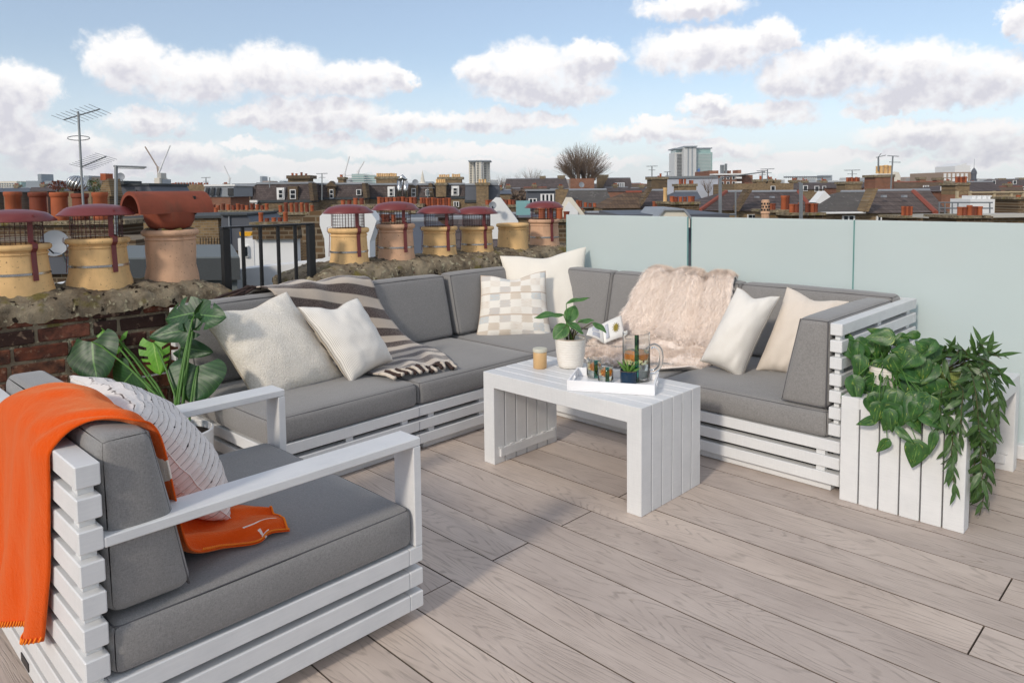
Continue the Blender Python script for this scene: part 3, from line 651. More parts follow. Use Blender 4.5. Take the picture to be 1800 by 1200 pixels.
# ------------------------------------------------------------------ throws and blankets
def cat(p0, p1, p2, p3, t): return 0.5 * ((2 * p1) + (p2 - p0) * t + (2 * p0 - 5 * p1 + 4 * p2 - p3) * t * t + (3 * p1 - p0 - 3 * p2 + p3) * t ** 3)
def sheet(rows, nu, nv, fold=.012, fk=9, seed=0, disp=None):
    rows = [(Vector(a), Vector(b)) for a, b in rows]; n = len(rows)
    def edge(v, k):
        f = v * (n - 1); i = min(int(f), n - 2); g = lambda j: rows[max(0, min(n - 1, j))][k]
        return cat(g(i - 1), g(i), g(i + 1), g(i + 2), f - i)
    def P(u, v):
        l, r = edge(v, 0), edge(v, 1); d = 1e-3; t = (edge(min(1, v + d), 0) - edge(max(0, v - d), 0)) + (edge(min(1, v + d), 1) - edge(max(0, v - d), 1))
        nn = (r - l).cross(t)
        nn = nn.normalized() if nn.length > 1e-9 else Vector((0, 0, 1))
        p = l.lerp(r, u); k = fold * (math.sin(u * fk + 3 * nz((u * 2, v * 3, 0), 1, seed) * 2 + seed) * .6 + nz((u * 5, v * 5, seed), 1, seed))
        if disp: k += disp(u, v)
        return p + nn * k
    m = MB(); m.grid(P, nu, nv); return m, P
def cloth(name, mb, mat, parent, th=.006, world=True):
    o = obj(name, mb, mat, parent, smooth=True, world=world); s = o.modifiers.new('thickness', 'SOLIDIFY'); s.thickness = th; s.offset = 0; return o
def mk_stripe():
    a = NT('brown_cream_wool_stripes', .98, .05); sp = a.n('ShaderNodeSeparateXYZ'); a.l(a.uv, sp.inputs[0])
    v = a.m_('ADD', a.m_('MULTIPLY', sp.outputs[1], 11.0), a.m_('MULTIPLY', sp.outputs[0], -1.1)); n = a.noise(a.obj, 160, 4, .7)
    f = a.g(a.m_('ADD', a.m_('SINE', a.m_('MULTIPLY', v, 2 * math.pi)), a.m_('MULTIPLY_ADD', n, .5, .25)), .35, .62)
    d = a.mix(a.g(n, .38, .62), C('3a302d'), C('6e625d')); l = a.mix(n, C('b3a494'), C('cfc3b5')); a.col(a.mix(f, l, d)); a.bump(n, .7, .006); a.set(Sheen_Weight=.5); return a.m
MT['stripe'] = mk_stripe(); MT['dkwool'] = simple('dark_brown_wool', C('40312d'), .98, .3, 90, .5); MT['ltwool'] = simple('cream_wool', C('cfc4b6'), .98, .2, 90, .5)
t = thing('striped_throw', 'brown and cream striped wool throw draped over the left sofa back', 'throw', (-3.9, 2.3, .4))
rows = [((-4.165, 1.86, .62), (-4.19, 2.58, .62)), ((-4.15, 1.88, .80), (-4.17, 2.60, .80)), ((-4.06, 1.93, .868), (-4.06, 2.66, .862)), ((-3.945, 1.99, .850), (-3.945, 2.68, .845)), ((-3.885, 2.05, .70), (-3.885, 2.72, .68)),
        ((-3.82, 2.14, .53), (-3.825, 2.80, .52)), ((-3.75, 2.18, .432), (-3.75, 2.86, .432)), ((-3.60, 2.22, .413), (-3.60, 2.90, .413)), ((-3.45, 2.26, .412), (-3.45, 2.86, .415)), ((-3.32, 2.285, .408), (-3.26, 2.76, .412))]
mb, P = sheet(rows, 40, 90, .013, 11, 2); cloth('wool_sheet', mb, MT['stripe'], t, .008)
for k in range(15):
    u = .02 + k / 14 * .96; a = P(u, 1); b = P(u, .985); d = (a - b).normalized(); d.z = 0; sd = Vector((-d.y, d.x, 0)); w = random.uniform(-.5, .5)
    pts = [a + d * (.125 * i / 5) + sd * (.03 * w * (i / 5) ** 2) + Vector((0, 0, .004 * math.sin(i + k) - .002 * i * (1 if a.x > -3.2 else 0))) for i in range(6)]
    m = MB(); m.tube(pts, [.009, .0115, .010, .0115, .010, .0115], 7); obj('tassel', m, MT['dkwool'] if k % 2 else MT['ltwool'], t, smooth=True, world=True)
for k in range(9):
    a = Vector((-4.10, 1.86 - .006 * k, .812)) ; u = k / 8; yy = 1.90 - .15 * u * random.uniform(.4, 1); pts = [(-4.06 + random.uniform(-.02, .02), 1.99 - .02 * k * .3, .852), (-4.05 + .02 * math.sin(k), 1.93 - .03 * u, .845 + .012 * (k % 3)), (-4.045 + .03 * math.sin(k * 2), yy, .832 + .012 * (k % 2)), (-4.03, yy - .05, .822)]
    m = MB(); m.tube(pts, .0085, 7); obj('tassel', m, MT['dkwool'] if k % 3 else MT['ltwool'], t, smooth=True, world=True)

# orange blanket over the armchair back
def mk_orange():
    a = NT('orange_wool', .95, .1); sp = a.n('ShaderNodeSeparateXYZ'); a.l(a.uv, sp.inputs[0]); n = a.noise(a.obj, 220, 4, .7)
    def band(x, c, w): return a.m_('LESS_THAN', a.m_('ABSOLUTE', a.m_('SUBTRACT', x, c)), w)
    wl = a.m_('MULTIPLY', a.m_('SUBTRACT', a.noise(a.uv, 9, 2), .5), .05)
    u_, v_ = a.m_('ADD', sp.outputs[0], wl), a.m_('ADD', sp.outputs[1], wl)
    f = a.m_('MAXIMUM', a.m_('MULTIPLY', band(u_, .72, .009), band(v_, .90, .06)), a.m_('MULTIPLY', band(v_, .885, .006), a.m_('GREATER_THAN', u_, .80)))
    f = a.m_('MAXIMUM', f, a.m_('MULTIPLY', band(v_, .585, .013), a.m_('GREATER_THAN', sp.outputs[0], .88))); f = a.m_('MAXIMUM', f, a.m_('MULTIPLY', band(u_, .9, .010), band(v_, .91, .02)))
    c = a.mix(n, C('d54200'), C('ea5c04')); a.col(a.mix(f, c, C('efe6dc'))); a.bump(a.m_('ADD', n, a.m_('MULTIPLY', a.noise(a.scl(a.obj, (1, 1, .3)), 25, 4, .65), 2.0)), .6, .005); a.set(Sheen_Weight=.6, Sheen_Tint=(1, .6, .3, 1)); return a.m
MT['orange'] = mk_orange(); MT['stitch'] = simple('orange_blanket_stitch', C('ff8a1e'), .8, .1, 50)
t = thing('orange_blanket', 'bright orange wool blanket with white lines over the armchair back', 'blanket', (-2.2, .5, .2))
rows = [((-2.62, .385, .17), (-2.115, .418, .275)), ((-2.60, .392, .36), (-2.075, .421, .42)), ((-2.58, .40, .58), (-2.04, .424, .60)), ((-2.55, .415, .74), (-2.015, .430, .75)), ((-2.50, .44, .828), (-2.012, .446, .803)), ((-2.45, .50, .862), (-1.985, .508, .842)),
        ((-2.40, .57, .868), (-1.90, .585, .852)), ((-2.36, .645, .800), (-1.905, .645, .80)), ((-2.34, .70, .60), (-1.93, .685, .62)), ((-2.32, .735, .455), (-1.955, .73, .455)), ((-2.32, .83, .408), (-1.985, .845, .406)), ((-2.28, .94, .412), (-1.965, .93, .402)), ((-2.22, 1.03, .403), (-1.985, .975, .410)), ((-2.17, 1.06, .401), (-1.975, 1.03, .402))]
mb, P = sheet(rows, 60, 150, .012, 15, 5, disp=lambda u, v: (.09 * math.sin(u * 15 + 1 + 3 * v) + .03 * nz((u * 9, v * 6, 2), 1)) * max(0, .36 - v) ** 1.1 + .006 * nz((u * 8, v * 14, 5), 1)); cloth('wool_sheet', mb, MT['orange'], t, .0045)
m = MB()
for k in range(60):
    for (u, v, du, dv) in (((k + .5) / 60, 0, 0, .012), ((k + .5) / 60, 1, 0, -.012)):
        a, b = P(u, v), P(min(1, u + .006), v + dv); o_ = Vector((0, -.006, 0)) if v < .5 else Vector((0, 0, .006)); m.tube([a + o_, b + o_], .0022, 5)
for k in range(80):
    v = .72 + .28 * k / 80; a, b = P(1, v), P(.975, min(1, v + .004)); m.tube([a + Vector((0, 0, .006)), b + Vector((0, 0, .006))], .002, 5)
o = obj('blanket_stitch', m, MT['stitch'], t, smooth=True, world=True); o['kind'] = 'stuff'

# pale fur throw
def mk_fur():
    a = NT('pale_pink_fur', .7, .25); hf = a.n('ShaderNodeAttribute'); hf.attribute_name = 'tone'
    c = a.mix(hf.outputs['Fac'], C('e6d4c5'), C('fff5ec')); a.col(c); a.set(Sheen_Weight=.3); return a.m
MT['fur'] = mk_fur()
t = thing('fur_throw', 'pale pink faux fur throw over the right sofa back and seat', 'throw', (-2.6, 3.9, .4))
rows = [((-2.78, 4.405, .60), (-2.32, 4.405, .62)), ((-2.82, 4.395, .79), (-2.30, 4.395, .79)), ((-2.83, 4.33, .865), (-2.28, 4.33, .868)), ((-2.87, 4.185, .862), (-2.235, 4.185, .86)), ((-2.95, 4.12, .70), (-2.22, 4.12, .70)),
        ((-3.02, 4.06, .53), (-2.20, 4.06, .52)), ((-3.06, 3.97, .435), (-2.18, 3.98, .435)), ((-3.05, 3.80, .428), (-2.14, 3.80, .428)), ((-3.00, 3.60, .428), (-2.15, 3.62, .428)), ((-2.84, 3.44, .424), (-2.24, 3.45, .424)), ((-2.72, 3.375, .412), (-2.34, 3.38, .412))]
def furfold(u, v):
    s = math.sin((u - .35 * v) * 15 + 2 * nz((u * 2, v * 2, 1), 1)); w = 1 if v < .62 else .75
    return .030 * max(0, s) ** 1.3 * w + .02 * max(0, nz((u * 4, v * 5, 7), 1)) + .012 + (.035 * max(0, math.sin(u * 7 + v * 26)) if v > .6 else 0)
mb, P = sheet(rows, 50, 90, .010, 7, 9, disp=furfold)
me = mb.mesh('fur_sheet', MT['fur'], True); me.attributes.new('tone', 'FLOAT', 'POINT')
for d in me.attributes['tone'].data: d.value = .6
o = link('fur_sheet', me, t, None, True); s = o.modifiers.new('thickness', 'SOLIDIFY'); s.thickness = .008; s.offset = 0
def fur():
    import numpy as np
    rnd = np.random.default_rng(4); nH = 60000; nu, nv = 150, 240
    G = np.array([[P(i / nu, j / nv) for i in range(nu + 1)] for j in range(nv + 1)], dtype=float)
    du = np.gradient(G, axis=1); dv = np.gradient(G, axis=0); Nn = np.cross(du, dv); Nn /= np.linalg.norm(Nn, axis=2, keepdims=True) + 1e-12
    tv = dv / (np.linalg.norm(dv, axis=2, keepdims=True) + 1e-12); tu = du / (np.linalg.norm(du, axis=2, keepdims=True) + 1e-12)
    if np.mean(Nn[nv // 2, :, 1]) > 0: Nn = -Nn
    jj = rnd.integers(int(nv * .12), nv, nH); ii = rnd.integers(0, nu, nH)
    b = G[jj, ii] + du[jj, ii] * rnd.uniform(-.5, .5, (nH, 1)) + dv[jj, ii] * rnd.uniform(-.5, .5, (nH, 1))
    clump = np.array([mnoise.noise(Vector((i * .11, j * .10, 3))) for i, j in zip(ii, jj)])[:, None]
    n_ = Nn[jj, ii]; L_ = rnd.uniform(.020, .038, (nH, 1))
    side = tu[jj, ii] * (clump * .9 + rnd.normal(0, .25, (nH, 1))) + tv[jj, ii] * (.75 + rnd.normal(0, .25, (nH, 1)))
    p1 = b + (n_ * .75 + side * .35) * L_ * .5; p2 = b + (n_ * .75 + side * .95) * L_
    wdir = np.cross(n_, side); wdir /= np.linalg.norm(wdir, axis=1, keepdims=True) + 1e-9; w = wdir * rnd.uniform(.0007, .0012, (nH, 1))
    V = np.stack([b - w, b + w, p1 - w * .8, p1 + w * .8, p2], 1).reshape(-1, 3); o0 = np.arange(nH) * 5
    q = np.stack([o0, o0 + 1, o0 + 3, o0 + 2], 1); tr = np.stack([o0 + 2, o0 + 3, o0 + 4], 1)
    me = bpy.data.meshes.new('fur_hair'); nq = nH
    me.vertices.add(len(V)); me.vertices.foreach_set('co', V.astype('f4').ravel())
    me.loops.add(nH * 7); me.loops.foreach_set('vertex_index', np.concatenate([q.ravel(), tr.ravel()]).astype('i4'))
    me.polygons.add(nH * 2); me.polygons.foreach_set('loop_start', np.concatenate([np.arange(nH) * 4, nH * 4 + np.arange(nH) * 3]).astype('i4'))
    me.update(calc_edges=True); me.validate()
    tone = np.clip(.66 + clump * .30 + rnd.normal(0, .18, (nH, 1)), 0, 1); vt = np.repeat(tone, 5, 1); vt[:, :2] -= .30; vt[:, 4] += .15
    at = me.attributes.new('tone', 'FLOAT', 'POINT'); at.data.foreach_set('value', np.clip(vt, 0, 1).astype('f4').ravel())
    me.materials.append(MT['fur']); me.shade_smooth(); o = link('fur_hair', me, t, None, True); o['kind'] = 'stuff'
fur()
# ------------------------------------------------------------------ things on the coffee table
ZTB = TH
def mk_glass(name, tint=(1, 1, 1), rough=0.0, ior=1.45):
    a = NT(name, rough, .5); a.col(tint); a.set(Transmission_Weight=1.0, IOR=ior); return a.m
MT['clear'] = mk_glass('clear_glass', (.97, .99, .99)); MT['greenglass'] = mk_glass('green_stripe_glass', (.10, .48, .38)); MT['tea'] = mk_glass('amber_drink', (1.0, .80, .40), 0, 1.33); MT['water'] = mk_glass('pale_drink', (.86, .93, .93), 0, 1.33)
MT['tray'] = simple('white_gloss_lacquer', C('f2f2f3'), .18, .02, 10); MT['ceramic'] = None
def mk_ceramic():
    a = NT('hand_thrown_white_ceramic', .38, .45); sp = a.n('ShaderNodeSeparateXYZ'); a.l(a.obj, sp.inputs[0]); rg = a.m_('SINE', a.m_('MULTIPLY_ADD', sp.outputs[2], 520, a.m_('MULTIPLY', a.noise(a.obj, 9, 2), 8)))
    rim = a.g(a.m_('ADD', sp.outputs[2], a.m_('MULTIPLY', a.noise(a.obj, 40, 3), .006)), .1525, .1575)
    a.col(a.mix(a.m_('MULTIPLY', rim, .8), a.mix(a.noise(a.obj, 25, 4), C('e4ddd2'), C('f2ede5')), C('a58c6c'))); a.bump(rg, .22, .003); return a.m
MT['ceramic'] = mk_ceramic()
MT['candle'] = simple('tan_candle_jar', C('cda877'), .45, .06, 30); MT['lid'] = simple('pale_stone_lid', C('cfcbb9'), .5, .05, 40)
MT['navy'] = simple('navy_glazed_pot', C('16324a'), .15, .25, 40); MT['soil'] = simple('potting_soil', C('2e241c'), .95, .5, 60, .8); MT['gold'] = simple('gold_line', C('b89a5a'), .3, .1, 30, metal=1)
MT['orange_fruit'] = simple('orange_slice', C('f39a17'), .35, .15, 60); MT['peel'] = simple('orange_peel', C('e67a0a'), .4, .1, 60)
p = onz(947, 647, ZTB)
t = thing('candle_jar', 'tan lidded candle jar on the far left of the coffee table', 'candle', (p.x, p.y + .01, ZTB + .0008))
m = MB(); m.lathe([(.033, 0), (.0355, .003), (.0355, .083), (.034, .085)], 32); obj('jar', m, MT['candle'], t, smooth=True, sharp=40)
m = MB(); m.lathe([(.036, .0856), (.0375, .088), (.0375, .101), (.0365, .103)], 32); obj('lid', m, MT['lid'], t, smooth=True, sharp=40)

# ------------------------------------------------------------------ leaves
def mk_leaf(name, dark, light, vein, rough=.32, style='plain', back=None):
    a = NT(name, rough, .5); sp = a.n('ShaderNodeSeparateXYZ'); a.l(a.uv, sp.inputs[0]); x = a.m_('ABSOLUTE', a.m_('SUBTRACT', sp.outputs[0], .5)); v = sp.outputs[1]
    n = a.noise(a.rnd(a.uv, 9), 3.5, 3); c = a.mix(a.g(n, .35, .65), dark, light)
    mid = a.m_('LESS_THAN', x, .018)
    rib = a.m_('SINE', a.m_('MULTIPLY', a.m_('SUBTRACT', v, a.m_('MULTIPLY', x, .9)), 2 * math.pi * (9 if style == 'calathea' else 8)))
    if style == 'calathea': c = a.mix(a.m_('MULTIPLY', a.g(rib, .25, .75), .75), c, C('16371d')); c = a.mix(a.m_('MULTIPLY', a.g(x, .40, .47), .5), c, C('7fa05a'))
    elif style == 'pothos':
        f = a.noise(a.rnd(a.scl(a.uv, (9, 2.2, 1)), 21), 1.6, 4, .6); c = a.mix(a.m_('MULTIPLY', a.g(f, .60, .68), .75), c, C('b7c455')); c = a.mix(a.m_('MULTIPLY', a.g(rib, .93, .99), .18), c, light)
    elif style == 'monstera': c = a.mix(a.m_('MULTIPLY', a.g(rib, .93, .99), .28), c, vein)
    c = a.mix(a.m_('MULTIPLY', mid, .7), c, vein); a.col(c); a.bump(a.m_('ADD', rib, a.m_('MULTIPLY', a.noise(a.uv, 30, 2), .3)), .05 if style != 'calathea' else .12, .003)
    tr = a.n('ShaderNodeBsdfTranslucent'); a.l(a.mix(.5, c, C('7fae2e')), tr.inputs[0]); mx = a.n('ShaderNodeMixShader'); mx.inputs[0].default_value = .18
    o = a.t.nodes['Material Output']; a.l(a.b.outputs[0], mx.inputs[1]); a.l(tr.outputs[0], mx.inputs[2]); a.l(mx.outputs[0], o.inputs[0]); return a.m
MT['calathea'] = mk_leaf('calathea_leaf', C('3f6d38'), C('5b8a48'), C('86a860'), .45, 'calathea')
MT['pothos'] = mk_leaf('pothos_leaf', C('264c22'), C('3d6a31'), C('75994f'), .42, 'pothos')
MT['hoya'] = mk_leaf('hoya_leaf', C('2f4a27'), C('4a6a34'), C('6f8c50'), .38)
MT['monstera'] = mk_leaf('monstera_leaf', C('193c21'), C('29522e'), C('6c9a52'), .42, 'monstera'); MT['monyoung'] = mk_leaf('young_monstera_leaf', C('4f8a24'), C('6ba82f'), C('a2c765'), .45, 'monstera')
MT['aloe'] = mk_leaf('aloe_leaf', C('4f7d35'), C('78a24a'), C('8db45d'), .4)
MT['stem'] = simple('green_stem', C('4c7531'), .5, .2, 30); MT['stemdk'] = simple('dark_stem', C('4d4a2a'), .6, .25, 30)
LEAVES = {}
def leaf_mesh(kind, mat, W=.5, droop=.25, fold=.18, wave=.0, seed=0, nu=8, nv=12, slits=None):
    """unit leaf: base at the origin, tip towards +y, upper face +z, length 1"""
    key = (kind, mat, W, droop, fold, seed)
    if key in LEAVES: return LEAVES[key]
    def width(v):
        if kind == 'heart': return max(0, math.sin(math.pi * min(1, v ** .62)) ** .9 * (1 - .25 * v)) * W
        if kind == 'monstera': return max(0, math.sin(math.pi * min(1, (v * .94 + .06) ** .66)) ** .65) * W
        if kind == 'oval': return max(0, math.sin(math.pi * v ** .9) ** .75) * W
        return max(0, math.sin(math.pi * v ** .8) ** 1.0) * W
    back = .16 if kind in ('heart', 'monstera') else 0
    def P(a, v):
        u = 2 * a - 1; w = width(v); x = u * w
        y = v - back * abs(u) ** 1.4 * (1 - v) ** 1.2 * 1.4
        z = -droop * v * v + fold * abs(x) * (1 - .4 * v) - .10 * abs(u) ** 3 * W + wave * math.sin(9 * v + 3 * u + seed) * abs(u) + .03 * nz((u, v * 2, seed), 1.5, seed)
        return (x, y, z)
    m = MB(); m.grid(P, nu, nv)
    if slits:
        keep = []; uv = {}
        for i, f in enumerate(m.f):
            r_, c_ = divmod(i, nu); s = abs(c_ + .5 - nu / 2) / (nu / 2)
            if (r_ in slits and s > .42 and c_ < nu / 2) or ((r_ + 1) in slits and s > .42 and c_ >= nu / 2): continue
            uv[len(keep)] = m.uv[i]; keep.append(f)
        m.f = keep; m.uv = uv
    me = m.mesh('leaf', MT[mat], True, False); me.update()
    LEAVES[key] = me; return me
def place_leaf(parent, me, base, tip, up, name='leaf'):
    base, tip, up = Vector(base), Vector(tip), Vector(up); y = tip - base; L_ = y.length; y.normalize(); x = y.cross(up)
    if x.length < 1e-4: x = y.orthogonal()
    x.normalize(); z = x.cross(y)
    return link(name, me, parent, basis(base, x * L_, y * L_, z * L_), True)
def rvec(r, s): return Vector((r.uniform(-s, s), r.uniform(-s, s), r.uniform(-s, s)))
TOCAM = (-FW).normalized()
# calathea in a white pot
pc = onz(1003, 648, ZTB); pc.y += .035; pc.x -= .03
t = thing('potted_plant', 'striped-leaf plant in a white ceramic pot on the coffee table', 'potted plant', (pc.x, pc.y, ZTB + .0008))
m = MB(); m.lathe([(.055, 0), (.064, .004), (.068, .02), (.076, .08), (.082, .156), (.078, .156), (.072, .09), (.068, .06)], 40, cap1=False); pot = obj('pot', m, MT['ceramic'], t, smooth=True, sharp=60)
m = MB(); m.lathe([(.0735, .124), (.0735, .126)], 24); obj('soil', m, MT['soil'], t)
ctr = Vector((pc.x, pc.y, ZTB + .126)); D0 = (pc - CAM).dot(FW)
cl = [((672 / 3.53 + 800, 470 / 3.53 + 420), (498 / 3.53 + 800, 462 / 3.53 + 420), .19, -.1), ((700 / 3.53 + 800, 518 / 3.53 + 420), (745 / 3.53 + 800, 405 / 3.53 + 420), .36, .06), ((690 / 3.53 + 800, 400 / 3.53 + 420), (830 / 3.53 + 800, 348 / 3.53 + 420), .16, .02),
      ((700 / 3.53 + 800, 530 / 3.53 + 420), (610 / 3.53 + 800, 612 / 3.53 + 420), .40, -.06), ((760 / 3.53 + 800, 520 / 3.53 + 420), (862 / 3.53 + 800, 490 / 3.53 + 420), .24, .03), ((850 / 3.53 + 800, 518 / 3.53 + 420), (945 / 3.53 + 800, 568 / 3.53 + 420), .26, -.05), ((690 / 3.53 + 800, 510 / 3.53 + 420), (800 / 3.53 + 800, 570 / 3.53 + 420), .22, -.08), ((735 / 3.53 + 800, 560 / 3.53 + 420), (700 / 3.53 + 800, 500 / 3.53 + 420), .25, .05)]
for k, (b, e, w, dd) in enumerate(cl):
    B_ = atd(b[0], b[1], D0 + dd * .4); E_ = atd(e[0], e[1], D0 + dd); up = TOCAM * (1.0 if w > .3 else .35) + Vector((0, 0, .8))
    place_leaf(t, leaf_mesh('oval', 'calathea', w, .15, .25, .03, k), B_, E_, up)
    m = MB(); s0 = ctr + Vector((.02 * math.cos(k * 2.1), .02 * math.sin(k * 2.1), 0)); m.tube([s0, s0.lerp(B_, .5) + Vector((0, 0, .012)), B_, B_.lerp(E_, .35)], [.0032, .0028, .0022, .0012], 6); obj('stem', m, MT['stem'] if k < 3 else MT['stemdk'], t, smooth=True, world=True)
for k in range(6):
    a = k * 1.05; m = MB(); m.tube([ctr + Vector((.012 * math.cos(a), .012 * math.sin(a), 0)), ctr + Vector((.035 * math.cos(a), .035 * math.sin(a), .07))], [.004, .002], 6); obj('stem', m, MT['stemdk'], t, smooth=True, world=True)

# tray
p0, p1, p3 = Vector((-2.190, 2.548, 0)), Vector((-1.840, 2.745, 0)), Vector((-2.312, 2.778, 0)); ex = (p1 - p0); TLn = ex.length; ex.normalize(); ey = Vector((-ex.y, ex.x, 0)); TWd = .262; rz = math.atan2(ex.y, ex.x)
t = thing('serving_tray', 'white lacquered serving tray with handle slots on the coffee table', 'tray', (p0.x, p0.y, ZTB + .0008), rz)
hh = .048; m = MB(); m.box((0, 0, 0), (TLn, TWd, .006), .001); obj('tray_base', m, MT['tray'], t)
for y in (0, TWd - .009): m = MB(); m.box((0, y, .0065), (TLn, y + .009, hh), .0012); obj('tray_side', m, MT['tray'], t)
for x in (0, TLn - .009):
    m = MB(); y0, y1 = .0092, TWd - .0092; a, b = TWd / 2 - .042, TWd / 2 + .042
    m.box((x, y0, .0065), (x + .009, a, hh), .0008); m.box((x, b, .0065), (x + .009, y1, hh), .0008); m.box((x, a + .0001, .0065), (x + .009, b - .0001, .018), .0008); m.box((x, a + .0001, .036), (x + .009, b - .0001, hh), .0008); obj('handle_end', m, MT['tray'], t)
ZTR = ZTB + .0075
def on_tray(px, py): q = onz(px, py, ZTR); return Vector((q.x, q.y, ZTR))
def tumbler(label, px, py, r, h, drink, group):
    q = on_tray(px, py) - ex * 0 + Vector((-.012, .012, 0)); t = thing('glass_tumbler', label, 'glass', tuple(q), 0, group)
    m = MB(); m.lathe([(r * .86, 0), (r * .94, .004), (r, .012), (r, h), (r - .0028, h), (r - .003, .014), (r * .8, .0085)], 40); obj('glass', m, MT['clear'], t, smooth=True, sharp=50)
    m = MB(); m.lathe([(r * .8, .0092), (r - .0034, .0145), (r - .0034, h * .45), ], 32); obj('water', m, MT['water'], t, smooth=True, sharp=50)
    m = MB(); m.lathe([(r - .0034, h * .452), (r - .0034, h * drink)], 32); obj('drink', m, MT['tea'], t, smooth=True, sharp=50)
    an = math.atan2(-q.y, -q.x) + .25
    m = MB()
    m.grid(lambda u, v: ((r + .0006) * math.cos(an - .25 + .5 * u), (r + .0006) * math.sin(an - .25 + .5 * u), .004 + (h - .005) * v), 6, 2); o = obj('green_stripe', m, MT['greenglass'], t, smooth=True); s = o.modifiers.new('thickness', 'SOLIDIFY'); s.thickness = .0012; s.offset = 1
    m = MB(); M_ = T(-.006 * math.cos(an) + .006, .008, h * .55) @ Matrix.Rotation(1.1, 4, 'Y') @ Matrix.Rotation(.5, 4, 'X'); m.lathe([(r * .55, -.003), (r * .62, -.0025), (r * .62, .0025), (r * .55, .003)], 20, M_); o = obj('orange_slice', m, MT['orange_fruit'], t, smooth=True, sharp=40)
    return t
tumbler('glass tumbler of amber drink at the back of the tray', 1045, 664, .037, .092, .78, 'tumblers on the tray'); tumbler('front glass tumbler beside the small navy pot', 1065, 672, .0375, .080, .80, 'tumblers on the tray')
q = on_tray(1117, 671) + Vector((-.02, .035, 0)); t = thing('glass_jug', 'clear glass jug of amber drink with a curved handle on the tray', 'jug', tuple(q))
r, h = .066, .232
m = MB(); m.lathe([(r * .88, 0), (r * .97, .006), (r, .018), (r, h), (r - .0035, h + .0005), (r - .004, .02), (r * .85, .012)], 48); obj('glass', m, MT['clear'], t, smooth=True, sharp=50)
m = MB(); m.lathe([(r * .84, .0128), (r - .0045, .0205), (r - .0045, h * .37)], 40); obj('water', m, MT['water'], t, smooth=True, sharp=50)
m = MB(); m.lathe([(r - .0045, h * .372), (r - .0045, h * .585)], 40); obj('drink', m, MT['tea'], t, smooth=True, sharp=50)
an = math.atan2(-q.y, -q.x) + .02
m = MB(); m.grid(lambda u, v: ((r + .0008) * math.cos(an - .14 + .3 * u), (r + .0008) * math.sin(an - .14 + .3 * u), .006 + (h - .006) * v), 6, 2); o = obj('green_stripe', m, MT['greenglass'], t, smooth=True); s = o.modifiers.new('thickness', 'SOLIDIFY'); s.thickness = .0014; s.offset = 1
hd = RH * .97 - FH * .25; hd.normalize(); hp = [(r + .002, .165), (r + .022, .172), (r + .046, .155), (r + .053, .115), (r + .044, .072), (r + .022, .05), (r + .002, .047)]
pts = []
for i in range(len(hp) - 1):
    for k in range(4): a, b = hp[i], hp[i + 1]; f = k / 4; g4 = [hp[max(0, min(len(hp) - 1, i + d))] for d in (-1, 0, 1, 2)]; pts.append(hd * cat(g4[0][0], g4[1][0], g4[2][0], g4[3][0], f) + Vector((0, 0, cat(g4[0][1], g4[1][1], g4[2][1], g4[3][1], f))))
pts.append(hd * hp[-1][0] + Vector((0, 0, hp[-1][1]))); m = MB(); m.tube(pts, [.012] + [.0105] * (len(pts) - 2) + [.0125], 12); obj('handle', m, MT['clear'], t, smooth=True)
for k in range(4):
    a = k * 1.7; m = MB(); M_ = T(.035 * math.cos(a), .035 * math.sin(a), h * (.50 + .02 * (k % 2))) @ Matrix.Rotation(.35 + .2 * k, 4, 'X') @ Matrix.Rotation(.3, 4, 'Y'); m.lathe([(.020, -.0025), (.023, -.002), (.023, .002), (.020, .0025)], 18, M_); obj('orange_slice', m, MT['orange_fruit'], t, smooth=True, sharp=40)
# succulent in a navy pot
q = on_tray(1105, 672) + Vector((0, 0, 0)); t = thing('succulent_pot', 'small spiky succulent in a navy glazed pot on the tray', 'potted plant', tuple(q))
m = MB(); m.lathe([(.0385, 0), (.040, .002), (.041, .062), (.0385, .062), (.037, .045)], 36, cap1=False); obj('pot', m, MT['navy'], t, smooth=True, sharp=50)
m = MB(); m.lathe([(.0413, .0585), (.0413, .0605)], 36, cap0=False, cap1=False); obj('gold_line', m, MT['gold'], t)
m = MB(); m.lathe([(.0375, .047), (.0375, .049)], 24); obj('soil', m, MT['soil'], t)
rr = random.Random(5)
for k in range(13):
    a = k * 2.4; el = .55 + .75 * (k / 13); d = Vector((math.cos(a) * math.cos(el), math.sin(a) * math.cos(el), math.sin(el))); L_ = .062 + .02 * rr.random(); b = Vector((.008 * math.cos(a), .008 * math.sin(a), .046))
    m = MB(); m.tube([b + d * L_ * f - Vector((0, 0, .006 * (f - .5) ** 2)) for f in (0, .2, .45, .7, .9, 1)], [.0062, .0072, .0062, .0042, .0018, .0004], 6); obj('leaf', m, MT['aloe'], t, smooth=True)
# open book on the throw
MT['paper'] = simple('book_paper', C('eceae4'), .8, .03, 40); MT['print'] = simple('book_print', C('b9bcc4'), .8, .15, 60); MT['botanic'] = simple('botanical_print', C('9a8a3a'), .8, .3, 60)
bq = Vector((-3.02, 3.80, .445)); t = thing('open_book', 'open book with a flower plate propped on the fur throw', 'book', tuple(bq))
S0, S1 = atd(1062, 604, 4.74), atd(1058, 570, 4.84); R0, R1 = atd(1098, 591, 4.80), atd(1092, 555, 4.90); L0, L1 = atd(1031, 588, 4.70), atd(1035, 577, 4.82)
def page(name, cs, mat, off=0.0, th=.007):
    a, b, c, d = [Vector(q) for q in cs]; nn = (b - a).cross(d - a).normalized(); nn = nn if nn.dot(TOCAM) > 0 else -nn
    m = MB(); m.grid(lambda u, v: (a * (1 - u) + b * u) * (1 - v) + (d * (1 - u) + c * u) * v + nn * (.010 * math.sin(math.pi * u) + off), 10, 4); o = obj(name, m, mat, t, smooth=True, world=True); s = o.modifiers.new('thickness', 'SOLIDIFY'); s.thickness = th; s.offset = 0; return o
